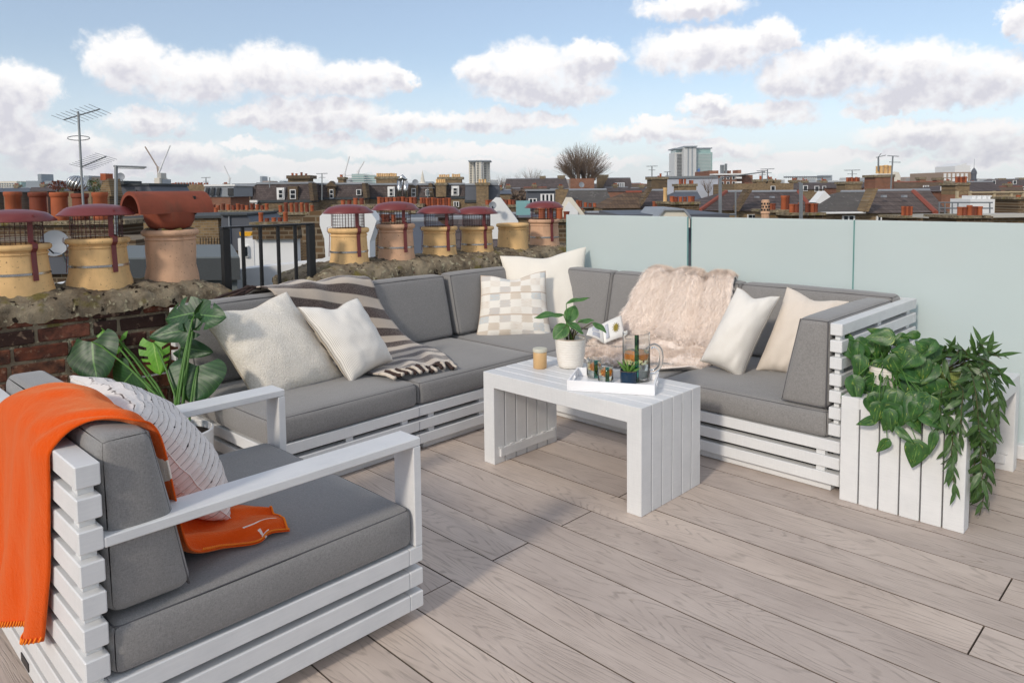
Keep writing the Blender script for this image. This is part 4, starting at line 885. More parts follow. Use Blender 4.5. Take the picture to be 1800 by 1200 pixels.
page('page_block', (S0, R0, R1, S1), MT['paper']); page('page_block', (S0, L0, L1, S1), MT['paper'])
def inset(a, b, c, d, u0, u1, v0, v1): f = lambda u, v: (a * (1 - u) + b * u) * (1 - v) + (d * (1 - u) + c * u) * v; return (f(u0, v0), f(u1, v0), f(u1, v1), f(u0, v1))
for (v0, v1) in ((.12, .45), (.52, .88)): page('print_block', inset(S0, L0, L1, S1, .15, .85, v0, v1), MT['print'], .0055, .0004)
page('print_block', inset(S0, R0, R1, S1, .10, .32, .15, .85), MT['print'], .0055, .0004)
fc = S0.lerp(R0, .62).lerp(S1.lerp(R1, .62), .52); rg_ = (R0 - S0).normalized(); ug_ = (S1 - S0).normalized(); nn = rg_.cross(ug_).normalized(); nn = nn if nn.dot(TOCAM) > 0 else -nn
for k in range(11):
    a = k * .57; d = rg_ * math.cos(a) * .75 + ug_ * math.sin(a); b = fc + nn * .0145; m = MB(); m.tube([b, b + d * .020, b + d * .040], [.0015, .0048, .0008], 5); obj('flower_print', m, MT['botanic'], t, smooth=True, world=True)

# ------------------------------------------------------------------ plants on the side table
MT['wovenpot'] = None
def mk_wp():
    a = NT('lime_woven_pot', .8, .2); sp = a.n('ShaderNodeSeparateXYZ'); a.l(a.obj, sp.inputs[0]); an = a.m_('ARCTAN2', sp.outputs[1], sp.outputs[0])
    g = a.m_('MULTIPLY', a.g(a.m_('SINE', a.m_('MULTIPLY', an, 44)), .2, .8), a.g(a.m_('SINE', a.m_('MULTIPLY', sp.outputs[2], 700)), .2, .8)); a.col(a.mix(g, C('9aa85f'), C('c5cc8e'))); a.bump(g, .6, .004); return a.m
MT['wovenpot'] = mk_wp()
ZS = TH + .0008
tp = thing('pothos_plant', 'variegated heart-leaved trailing plant at the front of the side table', 'potted plant', (-1.10, 3.47, ZS))
m = MB(); m.lathe([(.062, 0), (.068, .004), (.082, .13), (.078, .13), (.072, .08)], 32, cap1=False); obj('pot', m, MT['ceramic'], tp, smooth=True, sharp=50); m = MB(); m.lathe([(.0755, .108), (.0755, .11)], 20); obj('soil', m, MT['soil'], tp)
crown = Vector((-1.10, 3.47, ZS + .12)); sc_ = 3.158
pl_ = [(118, 108, 208, 222, .42), (305, 182, 160, 264, .36), (345, 85, 262, 55, .3), (395, 98, 252, 106, .38), (480, 112, 392, 142, .45), (545, 88, 458, 100, .32), (592, 165, 538, 128, .5), (505, 185, 385, 172, .48), (545, 190, 452, 276, .5), (352, 212, 345, 335, .42), (325, 345, 195, 384, .40), (395, 342, 405, 422, .55), (555, 228, 662, 322, .42), (692, 385, 585, 512, .40), (385, 430, 235, 500, .46), (192, 338, 218, 474, .38), (432, 505, 342, 630, .45), (305, 560, 198, 586, .26), (505, 540, 575, 632, .42), (580, 535, 704, 604, .36), (440, 615, 532, 704, .22), (548, 700, 514, 838, .42), (378, 680, 316, 744, .3), (162, 428, 172, 502, .45), (480, 392, 512, 515, .42), (172, 362, 28, 310, .09), (372, 150, 345, 214, .4), (440, 258, 400, 330, .5), (300, 300, 215, 330, .4), (560, 330, 640, 420, .4), (470, 300, 560, 350, .4), (330, 480, 310, 590, .4), (420, 330, 480, 420, .45), (620, 300, 560, 380, .4), (250, 420, 200, 520, .38), (540, 480, 500, 570, .4), (390, 520, 400, 640, .35), (640, 640, 610, 760, .2), (450, 200, 500, 130, .4), (600, 200, 650, 250, .35)]
rr = random.Random(11)
for k, (bx, by, ex_, ey_, w) in enumerate(pl_):
    front = by > 430; yb = rr.uniform(3.235, 3.285) if front else rr.uniform(3.33, 3.52); yt = yb - rr.uniform(.0, .05) if not front else yb - .01
    B_ = ony(1440 + bx / sc_, 560 + by / sc_, yb); E_ = ony(1440 + ex_ / sc_, 560 + ey_ / sc_, yt)
    up = Vector((.35, -1, .45)) + rvec(rr, .35) if w > .15 else Vector((0, -.3, 1))
    place_leaf(tp, leaf_mesh('heart', 'pothos', min(.55, w * 1.12), rr.choice([.08, .2, .3]), rr.choice([.12, .3]), .02, k % 6), B_, E_, up)
    c0 = crown + rvec(rr, .03); mid = c0.lerp(B_, .5) + Vector((0, -.02, .05 if B_.z > ZS else .03))
    m = MB(); m.tube([c0, mid, B_, B_.lerp(E_, .25)], [.0026, .0022, .0018, .001], 6); obj('stem', m, MT['stem'], tp, smooth=True, world=True)
for k in range(46):                                    # inner leaves that fill the plant
    px_, py_ = rr.uniform(1490, 1655), rr.uniform(598, 708); yb = rr.uniform(3.36, 3.52) if py_ < 690 else rr.uniform(3.28, 3.30)
    B_ = ony(px_, py_, yb); an = rr.uniform(-2.6, -.5); E_ = B_ + (RH * math.cos(an) + Vector((0, 0, 1)) * math.sin(an)) * rr.uniform(.07, .11) + Vector((0, -.02, 0))
    place_leaf(tp, leaf_mesh('heart', 'pothos', rr.choice([.36, .44, .5]), rr.choice([.08, .2, .3]), rr.choice([.12, .3]), .02, k % 6), B_, E_, Vector((.35, -1, .45)) + rvec(rr, .45))
    c0 = crown + rvec(rr, .03); m = MB(); m.tube([c0, c0.lerp(B_, .5) + Vector((0, 0, .03)), B_], [.0024, .002, .0014], 5); obj('stem', m, MT['stem'], tp, smooth=True, world=True)
th_ = thing('trailing_plant', 'narrow-leaved plant trailing from a lime woven pot on the side table', 'potted plant', (-.90, 3.58, ZS))
m = MB(); m.lathe([(.058, 0), (.06, .004), (.068, .125), (.064, .125), (.06, .08)], 32, cap1=False); obj('pot', m, MT['wovenpot'], th_, smooth=True, sharp=50); m = MB(); m.lathe([(.0625, .10), (.0625, .103)], 20); obj('soil', m, MT['soil'], th_)
crown = Vector((-.90, 3.58, ZS + .115))
strands = [('x', [(1700, 640), (1715, 690), (1722, 760), (1735, 830), (1722, 905)]), ('x', [(1712, 640), (1738, 690), (1742, 770), (1733, 850)]), ('x', [(1718, 640), (1752, 680), (1752, 745), (1745, 790)]), ('x', [(1700, 650), (1712, 720), (1712, 800), (1718, 880)]), ('x', [(1725, 640), (1748, 662), (1758, 700)]), ('x', [(1706, 660), (1725, 720), (1724, 800), (1728, 860)]),
           ('y', [(1672, 690), (1668, 740), (1675, 790), (1668, 835)]), ('y', [(1680, 690), (1680, 740), (1672, 800), (1680, 872)]), ('y', [(1690, 680), (1690, 720), (1688, 770)]), ('y', [(1655, 690), (1652, 720), (1664, 755)]), ('t', [(1690, 630), (1660, 615), (1635, 622)]), ('t', [(1710, 628), (1735, 618), (1760, 630)]), ('t', [(1720, 632), (1745, 640), (1762, 660)]), ('t', [(1690, 628), (1672, 612), (1655, 640)]), ('t', [(1705, 625), (1722, 605), (1730, 612)]), ('t', [(1700, 630), (1690, 612), (1680, 625)]), ('t', [(1712, 632), (1728, 640), (1740, 668)])]
for si, (kind, pts) in enumerate(strands):
    q = []
    for i, (x, y) in enumerate(pts):
        if kind == 'x': v3 = onx(x, y, -.715 + .02 * math.sin(si + i)) if i else atd(x, y, (Vector((-.80, 3.56, .6)) - CAM).dot(FW))
        elif kind == 'y': v3 = ony(x, y, 3.285 + .01 * math.sin(si + i)) if i else ony(x, y, 3.40)
        else: v3 = ony(x, y, 3.55 - .05 * i)
        q.append(v3)
    q = [crown + rvec(rr, .02)] + q; full = []
    for i in range(len(q) - 1):
        for k in range(5): full.append(cat(q[max(0, i - 1)], q[i], q[i + 1], q[min(len(q) - 1, i + 2)], k / 5))
    full.append(q[-1]); m = MB(); m.tube(full, .0018, 5); obj('stem', m, MT['stemdk'], th_, smooth=True, world=True)
    acc = 0
    for a, b in zip(full[4:], full[5:]):
        acc += (b - a).length
        while acc > .0165:
            acc -= .0165; d = (b - a).normalized(); o3 = rvec(rr, 1).normalized(); dirn = (d * .6 + o3 * .75 + Vector((0, 0, -.45 if kind != 't' else .1))).normalized(); L_ = rr.uniform(.055, .098)
            place_leaf(th_, leaf_mesh('narrow', 'hoya', rr.choice([.10, .135]), rr.choice([.1, .25]), .35, 0, rr.randrange(3), 4, 8), a, a + dirn * L_, Vector((.6, -.7, .5)) + rvec(rr, .6))
# chrome box behind the plants
MT['chrome'] = simple('polished_chrome', (.75, .75, .76), .08, .03, 5, metal=1)
t = thing('metal_planter', 'shiny metal box behind the trailing plants', 'planter', (-.98, 4.0, ZS)); m = MB(); m.box((-.09, -.06, 0), (.09, .06, .10), .003); obj('box', m, MT['chrome'], t); m = MB(); m.box((-.082, -.052, .1003), (.082, .052, .104), .001); obj('liner', m, MT['soil'], t)

# ------------------------------------------------------------------ big split-leaf plant behind the armchair
mp = Vector((-3.50, 1.28, 0)); t = thing('split_leaf_plant', 'large split-leaf plant in a ribbed white pot behind the armchair', 'potted plant', (mp.x, mp.y, .0008))
def mk_rib():
    a = NT('ribbed_white_pot', .5, .4); sp = a.n('ShaderNodeSeparateXYZ'); a.l(a.obj, sp.inputs[0]); a.col(a.mix(a.noise(a.obj, 20, 3), C('d5d5d6'), C('e4e4e4'))); a.bump(a.m_('SINE', a.m_('MULTIPLY', sp.outputs[2], 300)), .2, .004); return a.m
MT['ribpot'] = mk_rib()
m = MB(); m.lathe([(.13, 0), (.14, .005), (.155, .30), (.148, .305), (.14, .26)], 40, cap1=False); obj('pot', m, MT['ribpot'], t, smooth=True, sharp=50); m = MB(); m.lathe([(.1425, .27), (.1425, .273)], 24); obj('soil', m, MT['soil'], t)
crown = mp + Vector((0, 0, .275)); s5 = 3.428; Z5 = lambda x, y: (x / s5, 500 + y / s5)
ml = [((555, 345), (565, 585), .50, 3.75, 'monstera', None, 1.0), ((600, 255), (470, 330), .55, 3.85, 'monyoung', (4, 7), .5), ((610, 240), (775, 235), .42, 3.9, 'monyoung', (5, 8), .35), ((640, 270), (690, 405), .55, 3.95, 'monyoung', (3, 6, 9), .8),
      ((420, 480), (510, 650), .45, 3.95, 'monstera', None, .8), ((800, 530), (690, 650), .55, 3.75, 'monstera', None, .9), ((1195, 490), (1150, 705), .62, 3.55, 'monstera', None, 1.0), ((925, 350), (950, 545), .36, 3.6, 'monyoung', (3, 6, 8), .8), ((1170, 170), (975, 205), .38, 3.6, 'monstera', (4, 7), .4), ((1180, 180), (1335, 190), .34, 3.62, 'monstera', (6,), .4), ((1150, 270), (880, 310), .20, 3.6, 'monstera', None, .2), ((1160, 190), (1060, 130), .30, 3.68, 'monstera', (5,), .4), ((1090, 380), (1250, 400), .22, 3.75, 'monstera', None, .2), ((560, 560), (640, 480), .5, 4.0, 'monstera', None, .8), ((1170, 190), (1200, 260), .38, 3.58, 'monstera', (4,), .5)]
for k, (b, e, w, dd, mt, sl_, fc) in enumerate(ml):
    B_ = atd(*Z5(*b), dd); E_ = atd(*Z5(*e), dd - .08 + .05 * (k % 3)); up = TOCAM * max(fc, .75) + Vector((0, 0, 1.0 - max(fc, .75)))
    place_leaf(t, leaf_mesh('monstera', mt, w * 1.32, .16, .16, .02, k, 12, 16 if not sl_ else 12, sl_), B_, E_, up)
    m = MB(); c0 = crown + rvec(rr, .04); mid = c0.lerp(B_, .55) + Vector((0, 0, .06)); m.tube([c0, c0.lerp(mid, .5) + Vector((0, 0, .03)), mid, B_.lerp(mid, .25) + Vector((0, 0, .012)), B_], [.0065, .0055, .0048, .0042, .003], 7); obj('stem', m, MT['stem'], t, smooth=True, world=True)
# ------------------------------------------------------------------ chimney pots on the two near stacks
def mk_clay(name, c, dark=.5, speck=True, sc=1.0):
    a = NT(name, .8, .25); v = a.rnd(a.obj, 11); n = a.noise(v, 6 * sc, 5, .6)
    cc = a.mix(a.g(n, .3, .7), tuple(x * .82 for x in c), tuple(min(1, x * 1.1) for x in c))
    if speck: cc = a.mix(a.m_('MULTIPLY', a.g(a.noise(v, 90 * sc, 3), .66, .70), .75), cc, C('4a3626'))
    st = a.noise(a.scl(v, (9 * sc, 9 * sc, 1.2 * sc)), 1, 4); cc = a.mix(a.m_('MULTIPLY', a.g(st, .52, .75), dark), cc, C('55463a'))
    a.col(cc); a.bump(a.noise(v, 40 * sc, 5), .25, .004); return a.m
MT['buff'] = mk_clay('buff_clay', C('e4bc84'), .34); MT['pinkclay'] = mk_clay('pink_buff_clay', C('cfa788'), .42); MT['terra'] = mk_clay('terracotta_clay', C('a85c3c'), .45, False, .5); MT['terradk'] = mk_clay('dark_terracotta_clay', C('7e4331'), .45, False, .5); MT['hood'] = mk_clay('red_hood_clay', C('8a4a38'), .55, False, 1.2)
MT['maroon'] = simple('maroon_coated_metal', C('743534'), .38, .12, 20, .1); MT['steel'] = simple('stainless_band', (.55, .55, .54), .25, .2, 60, metal=1); MT['mesh'] = simple('maroon_wire', C('4a2020'), .5, .1, 40)
def chimney_pot(label, y, z, h, rb, rt, mat, cowl=True, x=-4.45, capr=.19, meshh=.115, sag=0.0):
    t = thing('chimney_pot', label, 'chimney pot', (x, y, z - .03), 0, 'clay pots on the near chimney stacks'); h += .03
    m = MB(); m.lathe([(rb, 0), (rb * .985, h * .12), (rb * .90, h * .32), (rt * 1.01, h * .66), (rt * .985, h * .80), (rt * 1.03, h * .815), (rt * 1.03, h * .835), (rt * .99, h * .85), (rt * .99, h * .875), (rt * 1.10, h * .895), (rt * 1.14, h * .935), (rt * 1.13, h * .975), (rt * 1.06, h), (rt * .90, h), (rt * .84, h * .9), (rt * .82, h * .3)], 40, cap1=False); pot = obj('clay_pot', m, MT[mat], t, smooth=True, sharp=50)
    m = MB(); m.lathe([(rt * .80, h * .34), (rt * .80, h * .35)], 24); obj('flue', m, MT['shadow_void'], pot)  # dark disc stands in for the unlit depth of the flue
    if not cowl: return t
    k = h * .46; rk = rb * .90 + (rt * 1.01 - rb * .90) * (.46 - .32) / .34 + .002
    m = MB(); m.lathe([(rk + .0006, k - .006), (rk + .002, k - .006), (rk + .002, k + .006), (rk + .0006, k + .006), (rk + .0006, k - .006)], 40, cap0=False, cap1=False); obj('steel_band', m, MT['steel'], t, smooth=True, sharp=40)
    rg = rt * .88; m = MB()
    for i in range(34): a = 2 * math.pi * i / 34; c, s = math.cos(a), math.sin(a); m.tube([(rg * c, rg * s, h - .02), (rg * c, rg * s, h + meshh)], .0013, 4)
    for j in range(6): zz = h + meshh * j / 5; m.tube([(rg * math.cos(2 * math.pi * i / 34), rg * math.sin(2 * math.pi * i / 34), zz) for i in range(34)], .0013, 4, True)
    o = obj('wire_guard', m, MT['mesh'], t)
    ca = math.atan2(-y, -x)
    for da in (.52, 2.6, -1.6):
        a = ca + da; rad = Vector((math.cos(a), math.sin(a), 0)); tg = Vector((-math.sin(a), math.cos(a), 0)); w = .0135
        path = [(rg + .004, h + meshh + .004), (rg + .004, h + .012), (rt * 1.15, h + .004), (rt * 1.16, h * .93), (rt * 1.04, h * .86), (rt * 1.05, h * .7), (rk + .0045, k), (rk + .006, k - .035)]
        vs = []; fs = []
        for i, (r, zz) in enumerate(path):
            for (s1, off) in ((-1, 0), (1, 0), (1, .003), (-1, .003)): vs.append(rad * (r + off) + tg * (s1 * w) + Vector((0, 0, zz)))
        for i in range(len(path) - 1):
            for q in range(4): q2 = (q + 1) % 4; fs.append((i * 4 + q, i * 4 + q2, i * 4 + 4 + q2, i * 4 + 4 + q))
        fs += [(0, 1, 2, 3), tuple(len(vs) - 4 + q for q in range(4))]; m = MB(); m.add(vs, fs); obj('strap', m, MT['maroon'], t)
    z0 = h + meshh; c = capr; m = MB(); m.lathe([(c * .97, z0 - .004), (c, z0 - .002), (c, z0 + .002), (c * .80, z0 + .034), (c * .72, z0 + .042), (c * .45, z0 + .053), (c * .2, z0 + .058), (.004, z0 + .059)], 40, cap0=True); obj('cowl_cap', m, MT['maroon'], t, smooth=True, sharp=50)
    for da in (.52, 2.6, -1.6):
        for dz in (0, .012):
            a = ca + da + dz; m = MB(); M_ = T(math.cos(a) * (c * .88 - dz * .5), math.sin(a) * (c * .88 - dz * .5), z0 + .024 + dz * .7); m.lathe([(.005, 0), (.004, .003), (.001, .004)], 8, M_); obj('rivet', m, MT['maroon'], t)
    return t
chimney_pot('buff chimney pot with maroon cowl at the far left edge', .865, .915, .245, .168, .140, 'buff', meshh=.118)
chimney_pot('buff chimney pot with maroon cowl between the edge and the hooded pot', 1.247, .928, .245, .165, .140, 'buff', meshh=.125, capr=.192)
# hooded pot
t = chimney_pot('pink clay pot under a red half-round hood', 1.632, .925, .275, .148, .136, 'pinkclay', False)
hz = .925 + .272; m = MB(); m.lathe([(.085, hz), (.115, hz + .02), (.135, hz + .06), (.140, hz + .105), (.125, hz + .105), (.09, hz + .03)], 32, T(-4.45, 1.632, 0), cap1=False); obj('hood_bowl', m, MT['hood'], t, smooth=True, sharp=50, world=True)
rot = basis((-4.45, 1.632, hz + .098), (RH * .62 + FH * .78).normalized().cross(Vector((0, 0, 1))), (RH * .62 + FH * .78).normalized(), (0, 0, 1))
poly = [(.128 * math.cos(math.pi * k / 16), .128 * math.sin(math.pi * k / 16)) for k in range(17)] + [(.106 * math.cos(math.pi * k / 16), .106 * math.sin(math.pi * k / 16)) for k in range(16, -1, -1)]
m = MB(); m.prism(poly, -.225, .205, rot); o = obj('half_round_hood', m, MT['hood'], t, smooth=True, sharp=40, world=True)
m = MB(); m.box((-.10, .10, -.01), (.10, .112, .098), 0, rot); obj('shade_end_fill', m, MT['shadow_void'], t, world=True)  # dark plate painted as the shade inside the hood
for k in range(9): a = k * .7; m = MB(); M_ = T(-4.45 + .11 * math.cos(a), 1.632 + .11 * math.sin(a), .925 + .268); m.box((-.03, -.02, -.012), (.03, .022, .014), .006, M_ @ RZ(a * 1.7) @ Matrix.Rotation(.3, 4, 'X')); obj('mortar_lump', m, MT['mortar'], t, world=True)
data = [(2.842, .272, 'buff', 1, 'buff cowled pot nearest the black railing'), (3.248, .285, 'pinkclay', 1, 'pinkish cowled pot, second from the black railing'), (3.662, .248, 'buff', 1, 'buff cowled pot, third from the black railing'), (4.06, .232, 'buff', 1, 'buff cowled pot, fourth from the black railing'), (4.475, .240, 'buff', 0, 'open-topped buff pot without a cowl on the long stack'), (4.88, .262, 'pinkclay', 1, 'pink clay cowled pot nearest the glass screen')]
for (y, h, mt, cw, lab) in data: chimney_pot(lab, y, .885, h, .146, .125, mt, bool(cw), capr=.175, meshh=.105)
# ------------------------------------------------------------------ the rooftops around: pixel columns give directions, distances come from the size of pots, windows and doors
VM = basis((0, 0, 0), RH, FH, (0, 0, 1))               # x right, y away from the terrace, z up
def vp(px, py, Dn): d = ray(px, py); q = CAM + d * (Dn / d.dot(FH)); return (q.dot(RH), q.z)
MT['slate'] = mk_brickwall('grey_slate', C('655c5a'), C('534b4a'), C('413b3a'), .3, .16); MT['slateblue'] = simple('blue_slate', C('50545c'), .6, .2, 1.5); MT['lichen'] = None
def mk_lichen():
    a = NT('lichen_slate', .85, .2); c = a.mix(a.noise(a.obj, 2, 5), C('45423f'), C('66615c')); c = a.mix(a.g(a.noise(a.obj, 5, 4, .7), .63, .68), c, C('b3afa6')); a.col(c); return a.m
MT['lichen'] = mk_lichen(); MT['tilebrown'] = mk_brickwall('brown_pantiles', C('76614c'), C('5c4b3d'), C('41362d'), .25, .2); MT['tilegrey'] = mk_brickwall('grey_concrete_tiles', C('6a605c'), C('5b524f'), C('443d3b'), .3, .2)
MT['felt'] = simple('grey_mineral_felt', C('6b7274'), .95, .25, 160, .5); MT['feltdk'] = simple('dark_felt', C('45494b'), .95, .25, 90, .4); MT['render'] = simple('white_render', C('dfe0df'), .85, .07, 3, .2); MT['cream_r'] = simple('cream_render', C('d9d2c2'), .85, .08, 2)
MT['lead'] = simple('lead_sheet', C('8b9096'), .55, .15, 4); MT['concrete'] = simple('pale_concrete', C('b9b6ad'), .85, .12, 1); MT['glassdk'] = simple('dark_window_glass', C('20262c'), .08, .2, 1, spec=.6); MT['glassgreen'] = simple('greenish_curtain_glass', C('8fb0ab'), .15, .2, .3, spec=.6); MT['winwhite'] = simple('white_window_frame', C('e4e4e2'), .5, .05, 3); MT['metal'] = simple('galvanised_pole', C('8d9193'), .4, .1, 10, metal=.6); MT['redtile'] = simple('red_ridge_tile', C('8c4a3a'), .85, .15, 4)
MT['trellis'] = simple('weathered_trellis', C('b5a588'), .85, .15, 5); MT['bark'] = simple('plane_bark', C('5a4a3c'), .9, .3, 3); MT['twig'] = simple('bare_twigs', C('6e5c4c'), .9, .2, 3); MT['farpale'] = simple('far_hazed_pale', C('c9cac8'), .8, .1, .05); MT['farbrick'] = simple('far_hazed_brick', C('9a8573'), .85, .15, .05); MT['fargrey'] = simple('far_hazed_grey', C('8d969d'), .8, .15, .05)  # far block tones are paled: haze painted into the colour
MT['bush'] = simple('green_shrub', C('4d5a2a'), .8, .4, 2); MT['rust'] = simple('russet_shrub', C('6e3a24'), .8, .4, 2); MT['tarp'] = simple('grey_scaffold_sheet', C('b3b8c2'), .7, .1, 1); MT['yellow'] = simple('yellow_plastic', C('d39a10'), .5, .1, 5); MT['blue'] = simple('blue_sheet', C('3d6fb0'), .6, .1, 1); MT['teal'] = simple('teal_glass', C('7fa9ab'), .2, .08, 2)
GZ = -10.5
def bthing(name, label, cat_, px, Dn, group=None):
    r, _ = vp(px, 336, Dn); w = VM @ Vector((r, Dn, GZ)); return thing(name, label, cat_, tuple(w), 0, group)
def prism_px(t, name, poly, Dn, dep, mat, parent=None): m = MB(); m.prism([vp(x, y, Dn) for x, y in poly], Dn, Dn + dep, VM); return obj(name, m, MT[mat], parent or t, world=True)
def box_px(t, name, x0, x1, y0, y1, Dn, dep, mat, parent=None, ground=False):
    r0, z1 = vp(x0, y0, Dn); r1, z0 = vp(x1, y1, Dn)
    if ground: z0 = GZ
    m = MB(); m.box((r0, Dn, z0), (r1, Dn + dep, z1), 0, VM); return obj(name, m, MT[mat], parent or t, world=True)
def window(t, x0, x1, y0, y1, Dn, nx=1, ny=2, mat='winwhite'):
    w = box_px(t, 'window', x0, x1, y0, y1, Dn - .06, .10, mat); fx = (x1 - x0) * .14; fy = (y1 - y0) * .09; cw = (x1 - x0 - fx) / nx; ch = (y1 - y0 - fy) / ny
    for i in range(nx):
        for j in range(ny): box_px(t, 'pane', x0 + fx + i * cw, x0 + (i + 1) * cw, y0 + fy + j * ch, y0 + (j + 1) * ch, Dn - .075, .03, 'glassdk', w)
    return w
def roof_px(t, x0, x1, ye, xr0, xr1, yr, Dn, dd, mat, name='roof'):
    """ridge runs across the view: eaves x0..x1 at ye, ridge xr0..xr1 at yr, dd further back"""
    a0, za = vp(x0, ye, Dn); a1, zb = vp(x1, ye, Dn); z = (za + zb) / 2; r0, zr0 = vp(xr0, yr, Dn + dd); r1, zr1 = vp(xr1, yr, Dn + dd); zr = (zr0 + zr1) / 2
    vs = [(a0, Dn, z), (a1, Dn, z), (r1, Dn + dd, zr), (r0, Dn + dd, zr), (a0 + (r0 - a0) * .0, Dn + 2 * dd, z), (a1, Dn + 2 * dd, z)]
    fs = [(0, 1, 2, 3), (3, 2, 5, 4), (0, 3, 4), (1, 5, 2), (0, 4, 5, 1)]; m = MB(); m.add(vs, fs, VM); o = obj(name, m, MT[mat], t, world=True)
    m = MB(); m.tube([VM @ Vector((r0, Dn + dd, zr)), VM @ Vector((r1, Dn + dd, zr))], .09, 6); obj('ridge', m, MT['lead'] if mat != 'tilebrown' else MT['redtile'], o, world=True)
    return o
POTM = {}
def pot_mesh(r, h, mat):
    k = (round(r, 2), round(h, 1), mat)
    if k not in POTM:
        r, h = k[0], k[1]; m = MB(); m.lathe([(r, 0), (r * .96, h * .82), (r * 1.1, h * .86), (r * 1.12, h * .97), (r * 1.05, h), (r * .85, h), (r * .8, h * .6)], 12); POTM[k] = m.mesh('pot', MT[mat], True, True, 40)
    return POTM[k]
def pots(t, lst, ybase, Dn, mats=('terra', 'terradk')):
    for i, (x, yt, w) in enumerate(lst):
        r, z0 = vp(x, ybase, Dn); _, z1 = vp(x, yt, Dn); rad = max(.04, w * Dn / F_PX / 2); me = pot_mesh(rad, max(.1, z1 - z0), mats[i % len(mats)] if len(mats) > 1 else mats[0])
        sc = (z1 - z0) / max(.1, round(max(.1, z1 - z0), 1)); link('pot', me, t, VM @ T(r, Dn + rad + .1, z0) @ Matrix.Diagonal((1, 1, sc, 1)), True)
def stack_px(label, x0, x1, yt, yb, Dn, lst, ybase=None, dep=1.0, mat='stock', cap=True, mats=('terra', 'terradk'), group='chimney stacks on the roofs around', parent=None, ground=False):
    t = parent or bthing('chimney_stack', label, 'chimney stack', (x0 + x1) / 2, Dn, group)
    body = box_px(t, 'brick_stack', x0, x1, yt, yb, Dn, dep, mat, ground=ground)
    if cap: e = (x1 - x0) * .05 + 1; box_px(t, 'coping', x0 - e, x1 + e, yt - 1.6, yt + 2.4, Dn - .08, dep + .16, 'mortar')
    pots(t, lst, (ybase if ybase else yt - (1.4 if cap else 0)), Dn, mats); return t
def row(x0, x1, n, yt, w, jit=1.5, seed=1):
    rnd = random.Random(seed); return [(x0 + (x1 - x0) * (i + .5) / n, yt + rnd.uniform(-jit, jit), w) for i in range(n)]
def pole(name, label, cat_, pts, r, Dn, mat='metal', extra=(), group=None):
    t = bthing(name, label, cat_, pts[0][0], Dn, group); W_ = lambda q: VM @ Vector((vp(q[0], q[1], Dn)[0], Dn + (q[2] if len(q) > 2 else 0), vp(q[0], q[1], Dn)[1]))
    m = MB(); m.tube([W_(q) for q in pts], r, 6); obj('pole', m, MT[mat], t, world=True)
    for (nm, ps, rr_) in extra: m = MB(); m.tube([W_(q) for q in ps], rr_, 5); obj(nm, m, MT[mat], t, world=True)
    return t
def yagi(x0, y0, x1, y1, n, el, Dn): return [('boom', [(x0, y0), (x1, y1)], .012)] + [('element', [(x0 + (x1 - x0) * i / (n - 1), y0 + (y1 - y0) * i / (n - 1) - el * .12, -.35), (x0 + (x1 - x0) * i / (n - 1) , y0 + (y1 - y0) * i / (n - 1) + el * .12, .35)], .004) for i in range(n)]
def dish(label, px, py, rpx, Dn, mat='lead', group='satellite dishes'):
    t = bthing('satellite_dish', label, 'satellite dish', px, Dn, group); r, z = vp(px, py, Dn); R_ = rpx * Dn / F_PX
    M_ = VM @ T(r, Dn, z) @ Matrix.Rotation(R(90 - 12), 4, 'X') @ Matrix.Rotation(.25, 4, 'Y')
    m = MB(); m.lathe([(R_ * f, .22 * R_ * f * f) for f in (.02, .3, .6, .85, 1.0)] + [(R_ * f, .22 * R_ * f * f - .02) for f in (1.0, .6, .02)], 28, M_); obj('reflector', m, MT[mat], t, smooth=True, sharp=50, world=True)
    m = MB(); m.tube([VM @ Vector((r, Dn, z - R_ * .9)), VM @ Vector((r, Dn - R_ * .9, z - R_ * .3))], .012, 6); obj('feed_arm', m, MT['black'], t, world=True); m = MB(); m.tube([VM @ Vector((r, Dn + .1, z)), VM @ Vector((r, Dn + .25, z - R_ * 1.6))], .02, 6); obj('bracket', m, MT['metal'], t, world=True)

def plan_px(t, name, plan, ytop, Dref, drop, mat):
    zt = vp(300, ytop, Dref)[1]; zb = drop if drop < 0 else zt - drop; n = len(plan); pts = [(vp(x, 336, d)[0], d) for x, d in plan]
    m = MB(); m.add([(r, d, zt) for r, d in pts] + [(r, d, zb) for r, d in pts], [tuple(range(n)), tuple(range(2 * n - 1, n - 1, -1))] + [(i, (i + 1) % n, (i + 1) % n + n, i + n) for i in range(n)], VM); return obj(name, m, MT[mat], t, world=True)
# ---- near left: felt roof box, white parapets, dish, old pots
t = bthing('roof_dormer', 'grey felt-covered flat roof box behind the hooded pot', 'house', 300, 6.8); plan_px(t, 'felt_wall', [(150, 6.8), (411, 6.8), (400, 8.2), (150, 8.2)], 473, 6.8, GZ, 'felt'); plan_px(t, 'felt_fascia', [(145, 6.7), (417, 6.7), (404, 8.4), (145, 8.4)], 455, 6.7, .2, 'feltdk'); plan_px(t, 'felt_top', [(146, 6.71), (416, 6.71), (403.5, 8.39), (146, 8.39)], 452.5, 6.7, .03, 'felt')
t = bthing('rooftop_parapet', 'white rendered parapet wall behind the black railing', 'parapet', 520, 8.5); prism_px(t, 'render_wall', [(562, 380), (571, 372), (650, 371), (662, 388), (650, 425), (650, 700), (416, 700), (416, 474), (556, 459), (572, 452), (570, 420), (562, 396)], 8.5, .35, 'render')
prism_px(t, 'stepped_brick', [(528, 386), (545, 372), (572, 368), (572, 460), (540, 462), (540, 430), (532, 425)], 8.9, .5, 'stockdark')
